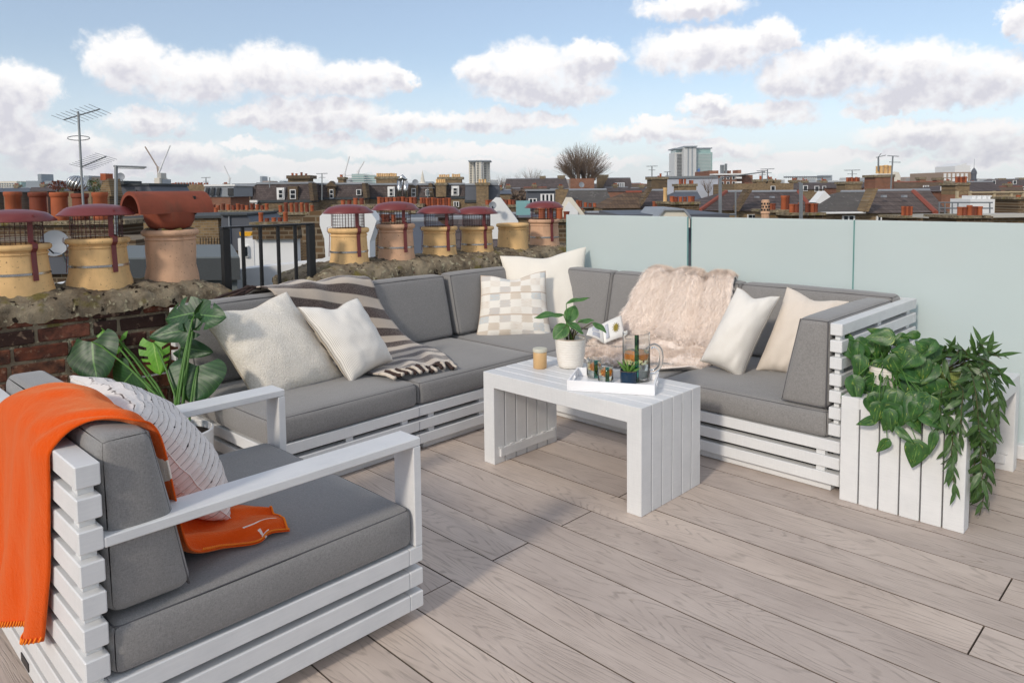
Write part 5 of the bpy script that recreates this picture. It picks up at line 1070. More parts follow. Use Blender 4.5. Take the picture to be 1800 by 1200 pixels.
t = bthing('rooftop_parapet', 'low white wall and brick flank seen through the railing bars', 'parapet', 480, 13); box_px(t, 'render_wall', 447, 522, 420, 600, 13, .4, 'render', ground=True); box_px(t, 'brick_flank', 443, 524, 394, 420.2, 12.9, .6, 'stockdark'); box_px(t, 'coping', 438, 528, 391, 394.3, 12.8, .8, 'mortar')
pots(t, [(454, 374, 9), (465, 384, 8), (477, 383, 7), (488, 383, 8), (498, 373, 8)], 391.5, 12.9)
t = bthing('rooftop_parapet', 'white upstand glimpsed between the two left pots', 'parapet', 95, 6.0); box_px(t, 'render_wall', 70, 135, 503, 640, 6.0, .6, 'render', ground=True)
stack_px('sooty chimney stack with five old pots at the far left', -60, 205, 392, 560, 14, [(10, 337, 26), (54, 338, 28), (92, 338, 28), (130, 340, 25), (166, 338, 24)], 389, 1.2, 'stockdark')
t = bthing('roof_cowl', 'shiny spinning roof cowl on a terracotta pot', 'cowl', 130, 14); r_, z_ = vp(129, 323, 14.15); rad = 14 * 14 / F_PX
for k in range(14):
    a = 2 * math.pi * k / 14; m = MB(); m.tube([VM @ Vector((r_ + rad * math.sin(f) * math.cos(a + f * .5), 14.25 + rad * math.sin(f) * math.sin(a + f * .5), z_ - rad * math.cos(f))) for f in (.55, .9, 1.3, 1.7, 2.1, 2.5, 2.9)], [.02, .028, .03, .03, .028, .022, .01], 5); obj('vane', m, MT['steel'], t, smooth=True, world=True)
dish('grey satellite dish between the two left cowled pots', 97, 428, 23, 11.5)
t = bthing('flat_roofed_annex', 'dark lead-edged flat roof below the satellite dish', 'house', 100, 11.8); box_px(t, 'roof_slab', -80, 240, 455, 480, 11.8, 2, 'slateblue'); box_px(t, 'brick_wall', -80, 240, 425, 454.5, 12.0, 1.5, 'stockdark'); box_px(t, 'lower_wall', -80, 240, 480.5, 700, 11.9, 2, 'stockdark', ground=True)
pole('tv_aerial', 'tall aerial mast with two spiky antennas at the left', 'aerial', [(147, 372), (143, 300), (138, 205), (137, 196)], .022, 13, extra=yagi(112, 211, 176, 192, 9, 38, 13) + yagi(143, 294, 187, 275, 10, 34, 13) + [('ring', [(138 + 20 * math.cos(a * .5), 243 + 4 * math.sin(a * .5)) for a in range(14)], .008)])
pole('tv_aerial', 'grey pole with a level antenna arm behind the hooded pot', 'aerial', [(204, 430), (204, 291)], .03, 12, extra=[('arm', [(200, 292), (257, 294)], .016), ('arm', [(204, 295.5), (254, 296.5)], .008)])
t = bthing('brick_house', 'stock brick wall with black railing behind the hooded pot', 'house', 300, 21); box_px(t, 'brick_wall', 215, 392, 383, 600, 21, 4, 'stock', ground=True); box_px(t, 'coping', 213, 394, 381, 383.4, 20.9, 4.2, 'feltdk')
for x in range(352, 392, 5): m = MB(); a = vp(x, 418, 20.5); b = vp(x, 432, 20.5); m.tube([VM @ Vector((a[0], 20.5, a[1])), VM @ Vector((b[0], 20.5, b[1]))], .012, 4); obj('railing_bar', m, MT['black'], t, world=True)
t = bthing('roof_dormer', 'dark blue metal dormer with sloping side beyond the railing', 'dormer', 420, 19); prism_px(t, 'cladding', [(389, 378), (432, 377), (447, 395), (447, 440), (389, 440)], 19, 2.5, 'slateblue'); box_px(t, 'lead_corner', 401, 405, 379, 432, 18.95, .1, 'lead'); box_px(t, 'top_flashing', 387, 434, 376, 378.5, 18.9, 2.6, 'feltdk')
t = bthing('storage_bin', 'yellow tub on a white ledge beyond the railing', 'tub', 432, 15); prism_px(t, 'tub', [(420, 408), (443, 408), (440, 415), (422, 415)], 15, .35, 'yellow'); 
t = bthing('rooftop_parapet', 'small white hut wall below the yellow tub', 'parapet', 432, 15.2); box_px(t, 'render_wall', 418, 448, 419, 480, 14.9, .8, 'render', ground=True); window(t, 428, 436, 432, 452, 14.9, 1, 1)

# ---- rows of pots on long party-wall stacks
stack_px('long low stack with a dozen terracotta pots left of the mansard roof', 346, 474, 372, 600, 37, [(x, 358 + (i % 3) * 1.5, 6.5) for i, x in enumerate((366, 373, 381, 390, 399, 408, 416, 424, 432, 441, 450, 459, 467))], 371, 1.6, 'stockdark', ground=True)
stack_px('stack with tall hooded terracotta pots in front of the mansard', 486, 560, 375, 600, 35, [(491, 361, 7), (501, 356, 7), (511, 357, 6.5), (520, 356, 6.5), (529, 356, 7), (538, 357, 6.5), (547, 361, 6)], 375, 1.6, 'stockdark', ground=True)
stack_px('short stack with mixed pots beside the hooded pot', 340, 392, 378.5, 600, 30, [(346, 374, 7), (367, 365, 6), (377, 365, 7), (365, 352, 6)], 378, 1.4, 'stockdark', ground=True)
stack_px('wide terracotta pot stack behind the second cowled pot', 590, 735, 362, 600, 40, row(596, 640, 4, 350, 8, 2, 2) + row(662, 732, 10, 347, 7, 1, 3), 361, 1.6, 'stock', ground=True)
stack_px('row of close-set terracotta pots behind the third cowled pot', 735, 796, 366, 600, 41, row(738, 792, 11, 348, 5.5, 1, 4), 365, 1.5, 'stock', ground=True)
stack_px('dark stack with orange pots behind the mesh of the second cowl', 640, 735, 393, 600, 22, [(672, 377, 8), (680, 377, 8), (690, 378, 8), (655, 380, 8)], 392, 1.5, 'stockdark', ground=True)
stack_px('stack of orange pots left of the white gable wall', 850, 912, 362, 600, 38, row(853, 906, 8, 351, 6.5, 1, 6), 361, 1.4, 'stockdark', ground=True)
stack_px('cluster of orange pots behind the last cowled pot', 942, 1000, 388, 600, 12.5, [(953, 366, 13), (968, 365, 13), (984, 366, 13), (997, 372, 11)], 388, 1.0, 'stockdark', ground=True)
t = bthing('slate_roofed_house', 'blue slate roof between the second and third cowled pots', 'house', 745, 17); roof_px(t, 700, 800, 455, 715, 770, 388, 17, 3, 'slateblue'); box_px(t, 'wall', 702, 798, 455, 700, 17.1, 5, 'stockdark', ground=True)
t = bthing('slate_roofed_house', 'grey slate roof behind the open-topped pot', 'house', 850, 18); roof_px(t, 770, 930, 440, 790, 905, 384, 18, 3, 'slate'); box_px(t, 'wall', 772, 928, 440, 700, 18.1, 5, 'stockdark', ground=True)
t = bthing('rooftop_gable', 'white sloping gable parapet behind the fourth cowled pot', 'parapet', 880, 14); prism_px(t, 'render_wall', [(862, 356), (871, 347), (880, 348), (911, 389), (911, 420), (862, 420)], 14, .35, 'render'); dish('small dish on the white gable', 866, 361, 6.5, 13.7)
t = bthing('rooftop_gable', 'white pointed dormer gable beside the glass screen', 'parapet', 1008, 16); prism_px(t, 'render_wall', [(984, 372), (997, 347), (1005, 347), (1030, 380), (1030, 440), (984, 440)], 16, .4, 'cream_r'); prism_px(t, 'inner_face', [(992, 366), (1000, 354), (1016, 372), (1016, 400), (992, 400)], 15.95, .04, 'render')
t = bthing('glass_box', 'teal frosted screen on a roof beyond the pots', 'screen', 920, 24); box_px(t, 'pane', 907, 932, 353, 378, 24, .05, 'teal')

# ---- the mansard terrace across the gap
def mansard(label, x0, x1, yt, yb, Dn, wins=(), cuts=(), wall=True, mat='slate', slope=.16):
    t = bthing('mansard_house', label, 'house', (x0 + x1) / 2, Dn, 'mansard terrace across the gap'); a0, zb = vp(x0, yb, Dn); a1, _ = vp(x1, yb, Dn); _, zt = vp(x0, yt, Dn); h = zt - zb; dd = h * .45
    m = MB(); m.add([(a0, Dn, zb), (a1, Dn, zb), (a1, Dn + dd, zt), (a0, Dn + dd, zt), (a0, Dn + 9, zb), (a1, Dn + 9, zb), (a1, Dn + 9 - dd, zt), (a0, Dn + 9 - dd, zt)], [(0, 1, 2, 3), (3, 2, 6, 7), (7, 6, 5, 4), (0, 3, 7, 4), (1, 5, 6, 2)], VM); obj('mansard_roof', m, MT[mat], t, world=True)
    m = MB(); m.box((a0 - .05, Dn - .12, zb - .22), (a1 + .05, Dn + 9, zb - .01), 0, VM); obj('gutter', m, MT['feltdk'], t, world=True); m = MB(); m.box((a0, Dn + dd - .1, zt + .002), (a1, Dn + dd + .25, zt + .16), 0, VM); obj('lead_roll', m, MT['lead'], t, world=True)
    m = MB(); m.box((a0, Dn, GZ), (a1, Dn + 9, zb - .23), 0, VM); obj('brick_wall', m, MT['stock'], t, world=True)
    for (w0, w1, wt, wb, nx, kind) in wins:
        if kind == 'brick': box_px(t, 'dormer', w0 - 3.5, w1 + 3.5, wt - 5, wb + 2, Dn - .1, dd + .6, 'stockdark')
        elif kind == 'lead': box_px(t, 'dormer', w0 - 3, w1 + 3, wt - 3, wb + 2, Dn - .1, dd + .6, 'winwhite')
        window(t, w0, w1, wt, wb, Dn - .12, nx, 2 if kind != 'sky' else 1)
    for c in cuts: prism_px(t, 'party_wall', [(c - 1, yb + 1), (c + 6, yb + 1), (c + 2, yt - 3), (c - 4, yt - 3)], Dn - .3, dd + .8, 'stockdark')
    return t
t = mansard('slate mansard house with white dormer and big corbelled chimney', 448, 549, 324, 352, 62, [(489, 497, 333, 349, 1, 'lead'), (509, 520, 333, 350, 1, 'brick')], (546,))
stack_px('', 506, 542, 311, 324, 63, [(513, 304, 4), (529, 303, 4), (520, 305, 4), (537, 305, 4)], 309, 1.6, parent=t, mat='stock'); box_px(t, 'corbel', 503, 545, 308.5, 314, 62.7, 2.2, 'stockdark')
t = mansard('hipped mansard house with two narrow brick dormers and white cornice', 405, 447.5, 326, 352, 62.3, [(415, 418, 333, 350, 1, 'brick'), (434, 437, 333, 350, 1, 'brick')]); box_px(t, 'cornice', 403, 452, 352.5, 356, 61.6, .6, 'winwhite')
for x in range(406, 452, 6): prism_px(t, 'bracket', [(x, 356.2), (x + 3, 356.2), (x + 2.2, 366), (x + .6, 366)], 61.7, .4, 'winwhite')
t = mansard('slate mansard house with pointed brick dormer and flat skylight', 552, 641, 325, 347, 64, [(579, 586, 333, 349, 1, 'brick'), (626, 635, 333, 343, 1, 'sky')], (640,)); prism_px(t, 'dormer_gable', [(571, 328), (581, 318), (591, 328)], 63.7, 1.2, 'stockdark'); stack_px('', 594, 604, 313, 326, 65, [(599, 307, 5)], 311, 1.2, parent=t)
t = mansard('dark mansard house with buff-potted chimney and steel flue', 647, 734, 325.5, 346, 66, [(684, 691, 331, 345, 1, 'lead'), (723, 731, 331, 346, 1, 'brick')], ()); stack_px('', 661, 698, 312, 326, 67, row(661, 697, 9, 304.5, 4, .4, 5), 311, 1.4, parent=t, mats=('buff',))
for x in (702, 713): m = MB(); a = vp(x, 350, 65); b = vp(x, 318, 65); m.tube([VM @ Vector((a[0], 65, a[1])), VM @ Vector((b[0], 65, b[1]))], .22, 10); obj('steel_flue', m, MT['steel'], t, smooth=True, world=True)
m = MB(); a = vp(702, 318, 65); b = vp(713, 318, 65); m.tube([VM @ Vector((a[0], 65, a[1])), VM @ Vector(((a[0] + b[0]) / 2, 65, a[1] + .35)), VM @ Vector((b[0], 65, b[1]))], .22, 10); obj('steel_flue', m, MT['steel'], t, smooth=True, world=True)
dish('round dish on the mansard chimney', 730, 321, 5.5, 64)
t = mansard('mansard house with stacked brick chimneys below the tower', 734.5, 817, 325.5, 346, 66, [(748, 756, 333, 344, 1, 'sky'), (796, 804, 330, 342, 1, 'lead')], (757,)); stack_px('', 766, 784, 323, 346, 65.4, row(766, 783, 5, 315, 3.6, .4, 8), 321.5, 1.4, parent=t, mats=('buff',)); stack_px('', 771, 811, 313, 326, 68, row(771, 790, 5, 307, 3.6, .4, 9) + row(794, 809, 4, 306, 3.6, .4, 1), 311.5, 1.4, parent=t, mats=('buff',)); window(t, 797, 807, 354, 364, 65.8, 2, 1)
t = mansard('end mansard house with tall brick flue tower', 817.5, 876, 326, 352, 64, [], (), mat='slateblue'); stack_px('', 837, 859, 323, 372, 63.2, [(843, 315, 3.5), (848, 315, 3.5), (853, 315, 3.5)], 321.6, 1.6, parent=t, mats=('buff',))
t = bthing('roof_terrace_house', 'house with sloping grey-green studio windows', 'house', 384, 55); prism_px(t, 'glazed_slope', [(355, 346), (361, 327), (411, 326), (411, 346)], 55, 4, 'lead'); box_px(t, 'roof_edge', 358, 413, 324.5, 327, 54.9, 4.2, 'winwhite'); box_px(t, 'wall', 352, 411, 346, 500, 55.1, 4, 'redbrick', ground=True)
for x in (362, 372, 382): prism_px(t, 'window', [(x - 3, 344), (x + 3, 344), (x + 5, 330), (x, 330)], 54.85, .2, 'glassdk')
box_px(t, 'dark_opening', 400, 410, 331, 344, 54.9, .3, 'glassdk')
t = bthing('brick_house', 'long brick house with pot row parapet left of the mansard', 'house', 320, 75); box_px(t, 'wall', 275, 368, 325, 500, 75, 8, 'stock', ground=True); pots(t, row(305, 366, 12, 321, 3, .6, 3), 325, 75); window(t, 323, 328, 333, 345, 74.9); window(t, 303, 308, 333, 345, 74.9)
prism_px(t, 'white_stair', [(288, 345), (300, 330), (303, 330), (296, 345)], 74, .5, 'render')
t = bthing('slate_roofed_house', 'dark blue slate roof with glazed dormer behind the level aerial', 'house', 235, 42); prism_px(t, 'roof', [(190, 355), (198, 326), (260, 325), (272, 345), (272, 355)], 42, 5, 'slateblue'); box_px(t, 'flat_top', 186, 262, 323, 326.2, 41.9, 5.2, 'feltdk'); window(t, 222, 240, 334, 350, 41.9, 2, 1, 'feltdk'); box_px(t, 'wall', 180, 285, 355, 500, 42, 5, 'redbrick', ground=True); pots(t, [(218, 351, 4), (224, 351, 4), (231, 351, 4), (208, 359, 5)], 360, 30)
dish('grey dish on the dark slate roof', 212, 311, 7, 41); box_px(t, 'rooftop_box', 203, 218, 318, 324, 41.5, 2, 'feltdk')
t = bthing('stone_gable', 'tall stone gable with square pot beside the shrubs', 'parapet', 185, 27); prism_px(t, 'gable', [(172, 345), (180, 318), (190, 314), (196, 345)], 27, .8, 'stock'); box_px(t, 'square_pot', 176, 186, 305, 317, 27, .5, 'terra'); box_px(t, 'lower_wall', 160, 200, 345, 500, 27, 1, 'stockdark', ground=True)

# ---- shrubs and bare trees
def shrub(label, px, py, rx, ry, Dn, mat, n=420, seed=1):
    t = bthing('shrub', label, 'shrub', px, Dn, None); rnd = random.Random(seed); r0, z0 = vp(px, py, Dn); k = Dn / F_PX; m = MB()
    for i in range(n):
        v = rvec(rnd, 1).normalized() * rnd.uniform(.55, 1.0) * (1 + .25 * nz((i * .1, seed, 0), 1)); c = Vector((r0 + v.x * rx * k, Dn + v.y * rx * k, z0 + v.z * ry * k)); a = rvec(rnd, 1).normalized(); b = a.orthogonal().normalized(); s = .09 * rx * k * rnd.uniform(.6, 1.5)
        m.add([c - a * s - b * s * .5, c + a * s - b * s * .4, c + b * s * .8], [(0, 1, 2)], VM)
    obj('foliage', m, MT[mat], t, world=True); m = MB(); m.tube([VM @ Vector((r0, Dn, z0 - ry * k * 3)), VM @ Vector((r0, Dn, z0))], [.06, .02], 6); obj('trunk', m, MT['bark'], t, world=True)
shrub('russet shrub behind the old pots', 102, 326, 15, 10, 30, 'rust', seed=2); shrub('green shrub beside the stone gable', 165, 326, 12, 14, 26, 'bush', seed=3); shrub('small clipped green tree on the far roof', 281, 327, 6, 5, 60, 'bush', 160, 4); shrub('second clipped green tree on the far roof', 293, 327, 6, 5, 60, 'bush', 160, 5); shrub('yellow-green shrub behind the spinning cowl', 112, 337, 7, 9, 28, 'bush', 200, 6)
def bare_tree(label, px, pyb, pyt, wpx, Dn, seed, n1=9, n2=16, thick=1.0):
    t = bthing('bare_tree', label, 'tree', px, Dn, 'leafless trees'); rnd = random.Random(seed); r0, zb = vp(px, pyb, Dn); _, zt = vp(px, pyt, Dn); H = zt - zb; W_ = wpx * Dn / F_PX / 2; m = MB(); tw = MB()
    ctr_ = Vector((r0, Dn, zb + H * .5)); c = Vector((r0, Dn, zb)); fork = c + Vector((0, 0, H * .12)); m.tube([Vector((r0, Dn, GZ)), c, fork], [.035 * H * thick + .1, .035 * H * thick, .03 * H * thick], 8, M=VM)
    for i in range(n1):
        a = rnd.uniform(0, 2 * math.pi); sp = rnd.uniform(.25, 1); k = fork + Vector((math.cos(a) * W_ * .68 * sp, math.sin(a) * W_ * .68 * sp, H * rnd.uniform(.20, .46) * (1.25 - .5 * sp))); mid = fork.lerp(k, .5) + Vector((math.cos(a), math.sin(a), -.4)) * H * .04
        m.tube([fork, mid, k], [.022 * H * thick, .016 * H * thick, .017 * H * thick], 6, M=VM)
        for j in range(n2):
            d = Vector((math.cos(a) * sp * 1.0 + rnd.uniform(-.7, .7), math.sin(a) * sp * 1.0 + rnd.uniform(-.7, .7), rnd.uniform(.35, 1.2))).normalized(); out = (k - fork).normalized(); L_ = H * rnd.uniform(.28, .55); base = k + rvec(rnd, .02 * H) - out * rnd.uniform(0, .12 * H)
            q = base + d * L_ + Vector((0, 0, .03 * H)); e_ = q - ctr_; k_ = math.sqrt((e_.x / W_) ** 2 + (e_.y / W_) ** 2 + (e_.z / (H * .5)) ** 2); q = q if k_ < 1 else ctr_ + e_ * (rnd.uniform(.9, 1.02) / k_); tw.tube([base, base.lerp(q, .5) + out * .02 * H, q], [.0026 * H, .002 * H, .0011 * H], 3, M=VM)
    obj('trunk', m, MT['bark'], t, world=True); o = obj('crown', tw, MT['twig'], t, world=True); o['kind'] = 'stuff'
bare_tree('big pollarded bare tree in the middle of the skyline', 1026, 346, 248, 108, 115, 4, 17, 60, 1.15)
bare_tree('wispy bare tree right of the pale tower', 880, 345, 300, 50, 150, 6, 9, 16, .5); bare_tree('wispy bare tree left of the big pollard', 932, 345, 289, 60, 150, 7, 10, 18, .5); bare_tree('bare tree in front of the grey sheeting', 1245, 345, 305, 34, 85, 8, 8, 12, .7); bare_tree('faint bare tree above the slate roof at left', 245, 332, 314, 30, 160, 9, 7, 10, .5); bare_tree('faint bare tree over the brick house', 325, 330, 315, 34, 150, 12, 7, 10, .5)
shrub('scrubby bare hedge mass below the bare trees', 890, 348, 45, 14, 100, 'twig', 900, 14)

# ---- centre and right-hand roofs
def brick_row(label, x0, x1, yt, Dn, mat='stock', dep=8, chs=(), wins=(), roof=None):
    t = bthing('terraced_house', label, 'house', (x0 + x1) / 2, Dn, 'terraced houses beyond the terrace'); box_px(t, 'wall', x0, x1, yt, 500, Dn, dep, mat, ground=True)
    if roof: roof_px(t, x0 - .5, x1 + .5, yt, roof[0], roof[1], roof[2], Dn - .25, dep / 2, roof[3])
    for w in wins: window(t, *w[:4], Dn - .02, *(w[4:]))
    for (c0, c1, ct, cb, pl) in chs: stack_px('', c0, c1, ct, cb, Dn + dep * .45, pl, None, 1.2, 'redbrick' if mat == 'redbrick' else 'stock', parent=t)
    return t
brick_row('long low brown houses behind the bare trees', 885, 1000, 331, 140, 'stockdark', 10, [(950, 958, 311, 325, []), (982, 992, 310, 325, [])], [(918, 922, 333, 340, 1, 1), (962, 967, 333, 340, 1, 1)], (890, 995, 314, 'slate'))
brick_row('brown mansard houses right of the pollard tree', 1062, 1112, 334, 120, 'stockdark', 8, [(1050, 1068, 309, 330, [])], [(1081, 1098, 321, 334, 4, 1)], (1068, 1108, 313, 'slate'))
t = brick_row('red brick chimney block under the pollard tree', 1003, 1045, 314, 95, 'redbrick', 2); dish('dark dish below the pollard tree', 1022, 325, 5, 94)
t = bthing('roof_dormer', 'dark grey flat-roofed dormer with white windows', 'dormer', 950, 50); box_px(t, 'cladding', 927, 976, 335, 372, 50, 5, 'slateblue'); box_px(t, 'roof_edge', 925, 977, 333, 335.4, 49.8, 5.4, 'lead'); window(t, 950, 974, 341, 355, 49.9, 3, 1); window(t, 929, 944, 349, 360, 49.9, 2, 1); box_px(t, 'lower_wall', 926, 978, 372, 500, 50, 5, 'stock', ground=True)
t = brick_row('grey slated house with brick gable left of the brown tile roof', 978, 1082, 366, 44, 'stock', 8, [], [], (1000, 1066, 334, 'lichen')); prism_px(t, 'gable', [(977, 333), (1000, 332), (990, 358), (977, 372)], 44.5, .6, 'stock'); pots(t, [(1016, 352, 6), (1021, 353, 5), (1030, 356, 6), (1038, 357, 6), (1046, 357, 6)], 364, 40)
t = brick_row('house with brown pantile hipped roof and stock brick wall', 1058, 1125, 366, 40, 'stock', 8, [], [], (1100, 1128, 338, 'tilebrown'))
t = brick_row('slate-roofed house behind the tall square chimney', 1123, 1176, 366, 41, 'stock', 8, [], [], (1143, 1172, 335, 'slate')); prism_px(t, 'party_wall', [(1120, 366), (1126, 366), (1148, 330), (1142, 330)], 40.6, 1.0, 'stockdark'); stack_px('', 1145, 1173, 313, 336, 50, [(1162, 305, 3.5), (1158, 309, 3)], None, 1.6, 'stockdark', parent=t); pots(t, [(1151, 354, 5.5), (1156, 354, 5)], 367, 36)
t = brick_row('dark slate house behind the lumpy pot stack', 1176, 1240, 362, 46, 'stock', 7, [], [], (1186, 1226, 337, 'slateblue'))
stack_px('lumpy-topped stack with four orange pots', 1176, 1228, 357, 500, 24, [(1183, 345, 8), (1190, 346, 7), (1198, 346, 6), (1206, 346, 6), (1215, 345, 7), (1220, 345, 6)], 356, 1.2, 'stockdark', ground=True)
stack_px('tall narrow buff pot on a stepped brick stack', 1164, 1178, 356, 500, 23, [(1171, 330, 7)], 355, .8, 'stockdark', mats=('buff',), ground=True)
stack_px('chimney stack with orange pots in front of the grey sheeting', 1192, 1224, 325, 345, 60, [(1196, 315, 4), (1200, 315, 4), (1205, 315, 4), (1214, 317, 4), (1218, 317, 4)], 324, 1.6, 'stock')
t = bthing('scaffold_sheeting', 'pale grey scaffold sheeting around a building', 'scaffold', 1215, 88); box_px(t, 'sheet', 1172, 1262, 313, 360, 88, 6, 'tarp'); box_px(t, 'scaffold_rail', 1135, 1262, 310.5, 312.6, 87.8, .3, 'metal')
t = bthing('roof_dormer', 'cream dormer with clipped corners just above the glass', 'dormer', 1186, 12); prism_px(t, 'face', [(1158, 400), (1158, 383), (1168, 370), (1202, 370), (1213, 383), (1213, 400)], 12, 1.5, 'cream_r'); prism_px(t, 'lead_edge', [(1155, 382), (1167, 367), (1204, 367), (1218, 384), (1214, 385), (1202, 370.2), (1168, 370.2), (1158, 383)], 11.95, 1.7, 'lead'); box_px(t, 'flank', 1090, 1280, 378, 600, 12.4, 3, 'slateblue', ground=True)
t = brick_row('slate-roofed house with red hip tiles behind the white pole', 1229, 1300, 370, 40, 'stock', 8, [], [(1315, 1332, 377, 386, 2, 1)], (1274, 1306, 337, 'slate'))
m = MB(); a = vp(1229, 370, 39.7); b = vp(1274, 337, 44); m.tube([VM @ Vector((a[0], 39.6, a[1])), VM @ Vector((b[0], 43.7, b[1]))], .12, 6); obj('hip_tiles', m, MT['redtile'], t, world=True)
t = brick_row('wide slate-roofed house with pale verge in the middle right', 1300, 1428, 370, 40, 'stock', 8, [], [(1314, 1330, 377, 388, 2, 1)], (1322, 1400, 337, 'slate')); prism_px(t, 'party_wall', [(1292, 372), (1299, 372), (1323, 333), (1314, 333)], 39.5, .8, 'stockdark')
for x in (1330, 1357): box_px(t, 'roof_vent', x, x + 5, 345, 348, 40.9, .4, 'lead')
m = MB(); a = vp(1428, 370, 39.7); b = vp(1400, 337, 44); m.tube([VM @ Vector((a[0], 39.6, a[1])), VM @ Vector((b[0], 43.7, b[1]))], .12, 6); obj('hip_tiles', m, MT['redtile'], t, world=True)
brick_row('stock brick parapet houses under the aerials', 1290, 1392, 323, 78, 'stock', 8, [(1330, 1346, 317, 325, [(1338, 309, 4)]), (1350, 1358, 316, 325, row(1350, 1358, 3, 310, 2.5)), (1362, 1372, 318, 325, row(1363, 1371, 3, 315, 2.5))], [(1355, 1363, 327, 335, 1, 1)])
brick_row('far mansard houses between the poles', 1392, 1480, 333, 95, 'stock', 8, [(1393, 1402, 318, 330, row(1393, 1402, 4, 312, 2)), (1411, 1420, 319, 330, row(1411, 1420, 3, 314, 2)), (1444, 1453, 319, 330, row(1445, 1452, 3, 314, 2))], [(1412, 1420, 326, 336, 1, 1), (1432, 1440, 327, 337, 1, 1), (1446, 1452, 327, 336, 1, 1)], (1396, 1476, 321, 'slate'))
t = bthing('brick_flats', 'red brick flats with white windows below the big tower', 'flats', 1285, 125); box_px(t, 'wall', 1262, 1294, 307, 400, 125, 10, 'redbrick', ground=True); box_px(t, 'side_wall', 1247, 1262, 300, 400, 127, 10, 'redbrick', ground=True); box_px(t, 'end_wall', 1294, 1322, 308, 400, 126.5, 10, 'redbrick', ground=True); box_px(t, 'roof_edge', 1254, 1318, 305.4, 307.2, 124.6, 11, 'winwhite')
for i in range(3):
    for j in range(3): window(t, 1267 + i * 10, 1272.5 + i * 10, 310 + j * 9, 315.5 + j * 9, 124.8, 1, 1)
for j in range(3): box_px(t, 'balcony', 1294.5, 1304, 311 + j * 8, 314 + j * 8, 124.4, 1.5, 'winwhite')
for (x0, x1, y0) in ((1278, 1285, 300), (1297, 1303, 299)): box_px(t, 'roof_tower', x0, x1, y0, 306, 127, 3, 'redbrick')
for x in (1268, 1271, 1276): m = MB(); a = vp(x, 306, 126); b = vp(x, 286 + (x % 3) * 2, 126); m.tube([VM @ Vector((a[0], 126, a[1])), VM @ Vector((b[0], 126, b[1]))], .22, 6); obj('phone_mast', m, MT['metal'], t, world=True)
# big pale tower
t = bthing('office_tower', 'big pale office tower with green glass top storeys', 'tower', 1219, 620)
def tower_block(x0, x1, yt, Dn, dep, mat, nm='shaft'): return box_px(t, nm, x0, x1, yt, 420, Dn, dep, mat, ground=True)
s1 = tower_block(1186, 1202, 268, 620, 22, 'farpale'); s2 = tower_block(1202.2, 1223, 258.5, 612, 30, 'farpale'); s3 = tower_block(1223.2, 1251, 268, 616, 26, 'glassgreen')
box_px(t, 'glass_top', 1188, 1202, 262.5, 267.8, 621, 20, 'glassgreen'); box_px(t, 'glass_top', 1223.4, 1249, 261, 267.8, 617, 24, 'glassgreen'); box_px(t, 'roof_rim', 1186, 1252, 260.2, 261.4, 616, 26, 'fargrey'); box_px(t, 'roof_rim', 1203, 1226, 256.6, 258.3, 610, 30, 'fargrey')
for j in range(20): y = 271 + j * 2.5; box_px(t, 'window_band', 1190, 1201, y, y + 1.1, 619.4, .5, 'glassdk', s1); box_px(t, 'window_band', 1224, 1250.5, y, y + .5, 615.5, .4, 'farpale', s3)
for x in (1209, 1216): box_px(t, 'pier', x, x + 1.2, 259, 330, 611.4, .5, 'fargrey', s2)
prism_px(t, 'blue_banner', [(1225, 312), (1226.5, 298), (1229.5, 295), (1232, 312)], 614, .6, 'blue')
t = bthing('flats_tower', 'pale yellow tower block behind the mansard chimneys', 'tower', 843, 520)
for (x0, x1, yt, Dn) in ((824, 836, 284, 520), (836.2, 849, 281.5, 514), (849.2, 862, 284, 520)):
    s = box_px(t, 'shaft', x0, x1, yt, 420, Dn, 16, 'cream_r', ground=True)
    for j in range(14): y = yt + 3 + j * 3; box_px(t, 'window_band', x0 + 2, x0 + 5.5, y, y + 1.4, Dn - .3, .4, 'glassdk', s); box_px(t, 'window_band', x1 - 4, x1 - 1.5, y, y + 1.4, Dn - .3, .4, 'fargrey', s)
box_px(t, 'roof_edge', 823, 863, 282, 283.6, 513, 22, 'fargrey')
t = bthing('glass_offices', 'greenish glass office block with cranes above', 'offices', 638, 480); box_px(t, 'glazing', 618, 642, 306, 400, 480, 20, 'glassgreen', ground=True); box_px(t, 'glazing', 642, 662, 307.5, 400, 486, 20, 'glassgreen', ground=True); box_px(t, 'glazing', 606, 618, 314, 400, 478, 20, 'fargrey', ground=True)
for j in range(5): box_px(t, 'floor_band', 606, 662, 308 + j * 4, 308.6 + j * 4, 477.5, .4, 'farpale')
t = bthing('church_spire', 'slim pale church spire on the skyline', 'spire', 743, 420); r_, z0 = vp(743, 323, 420); _, z1 = vp(743, 299, 420); m = MB(); m.lathe([(1.6, GZ), (1.6, z0), (1.9, z0 + .2), (1.3, z0 + 1), (.05, z1)], 8, VM @ T(r_, 420, 0)); obj('spire', m, MT['cream_r'], t, world=True)
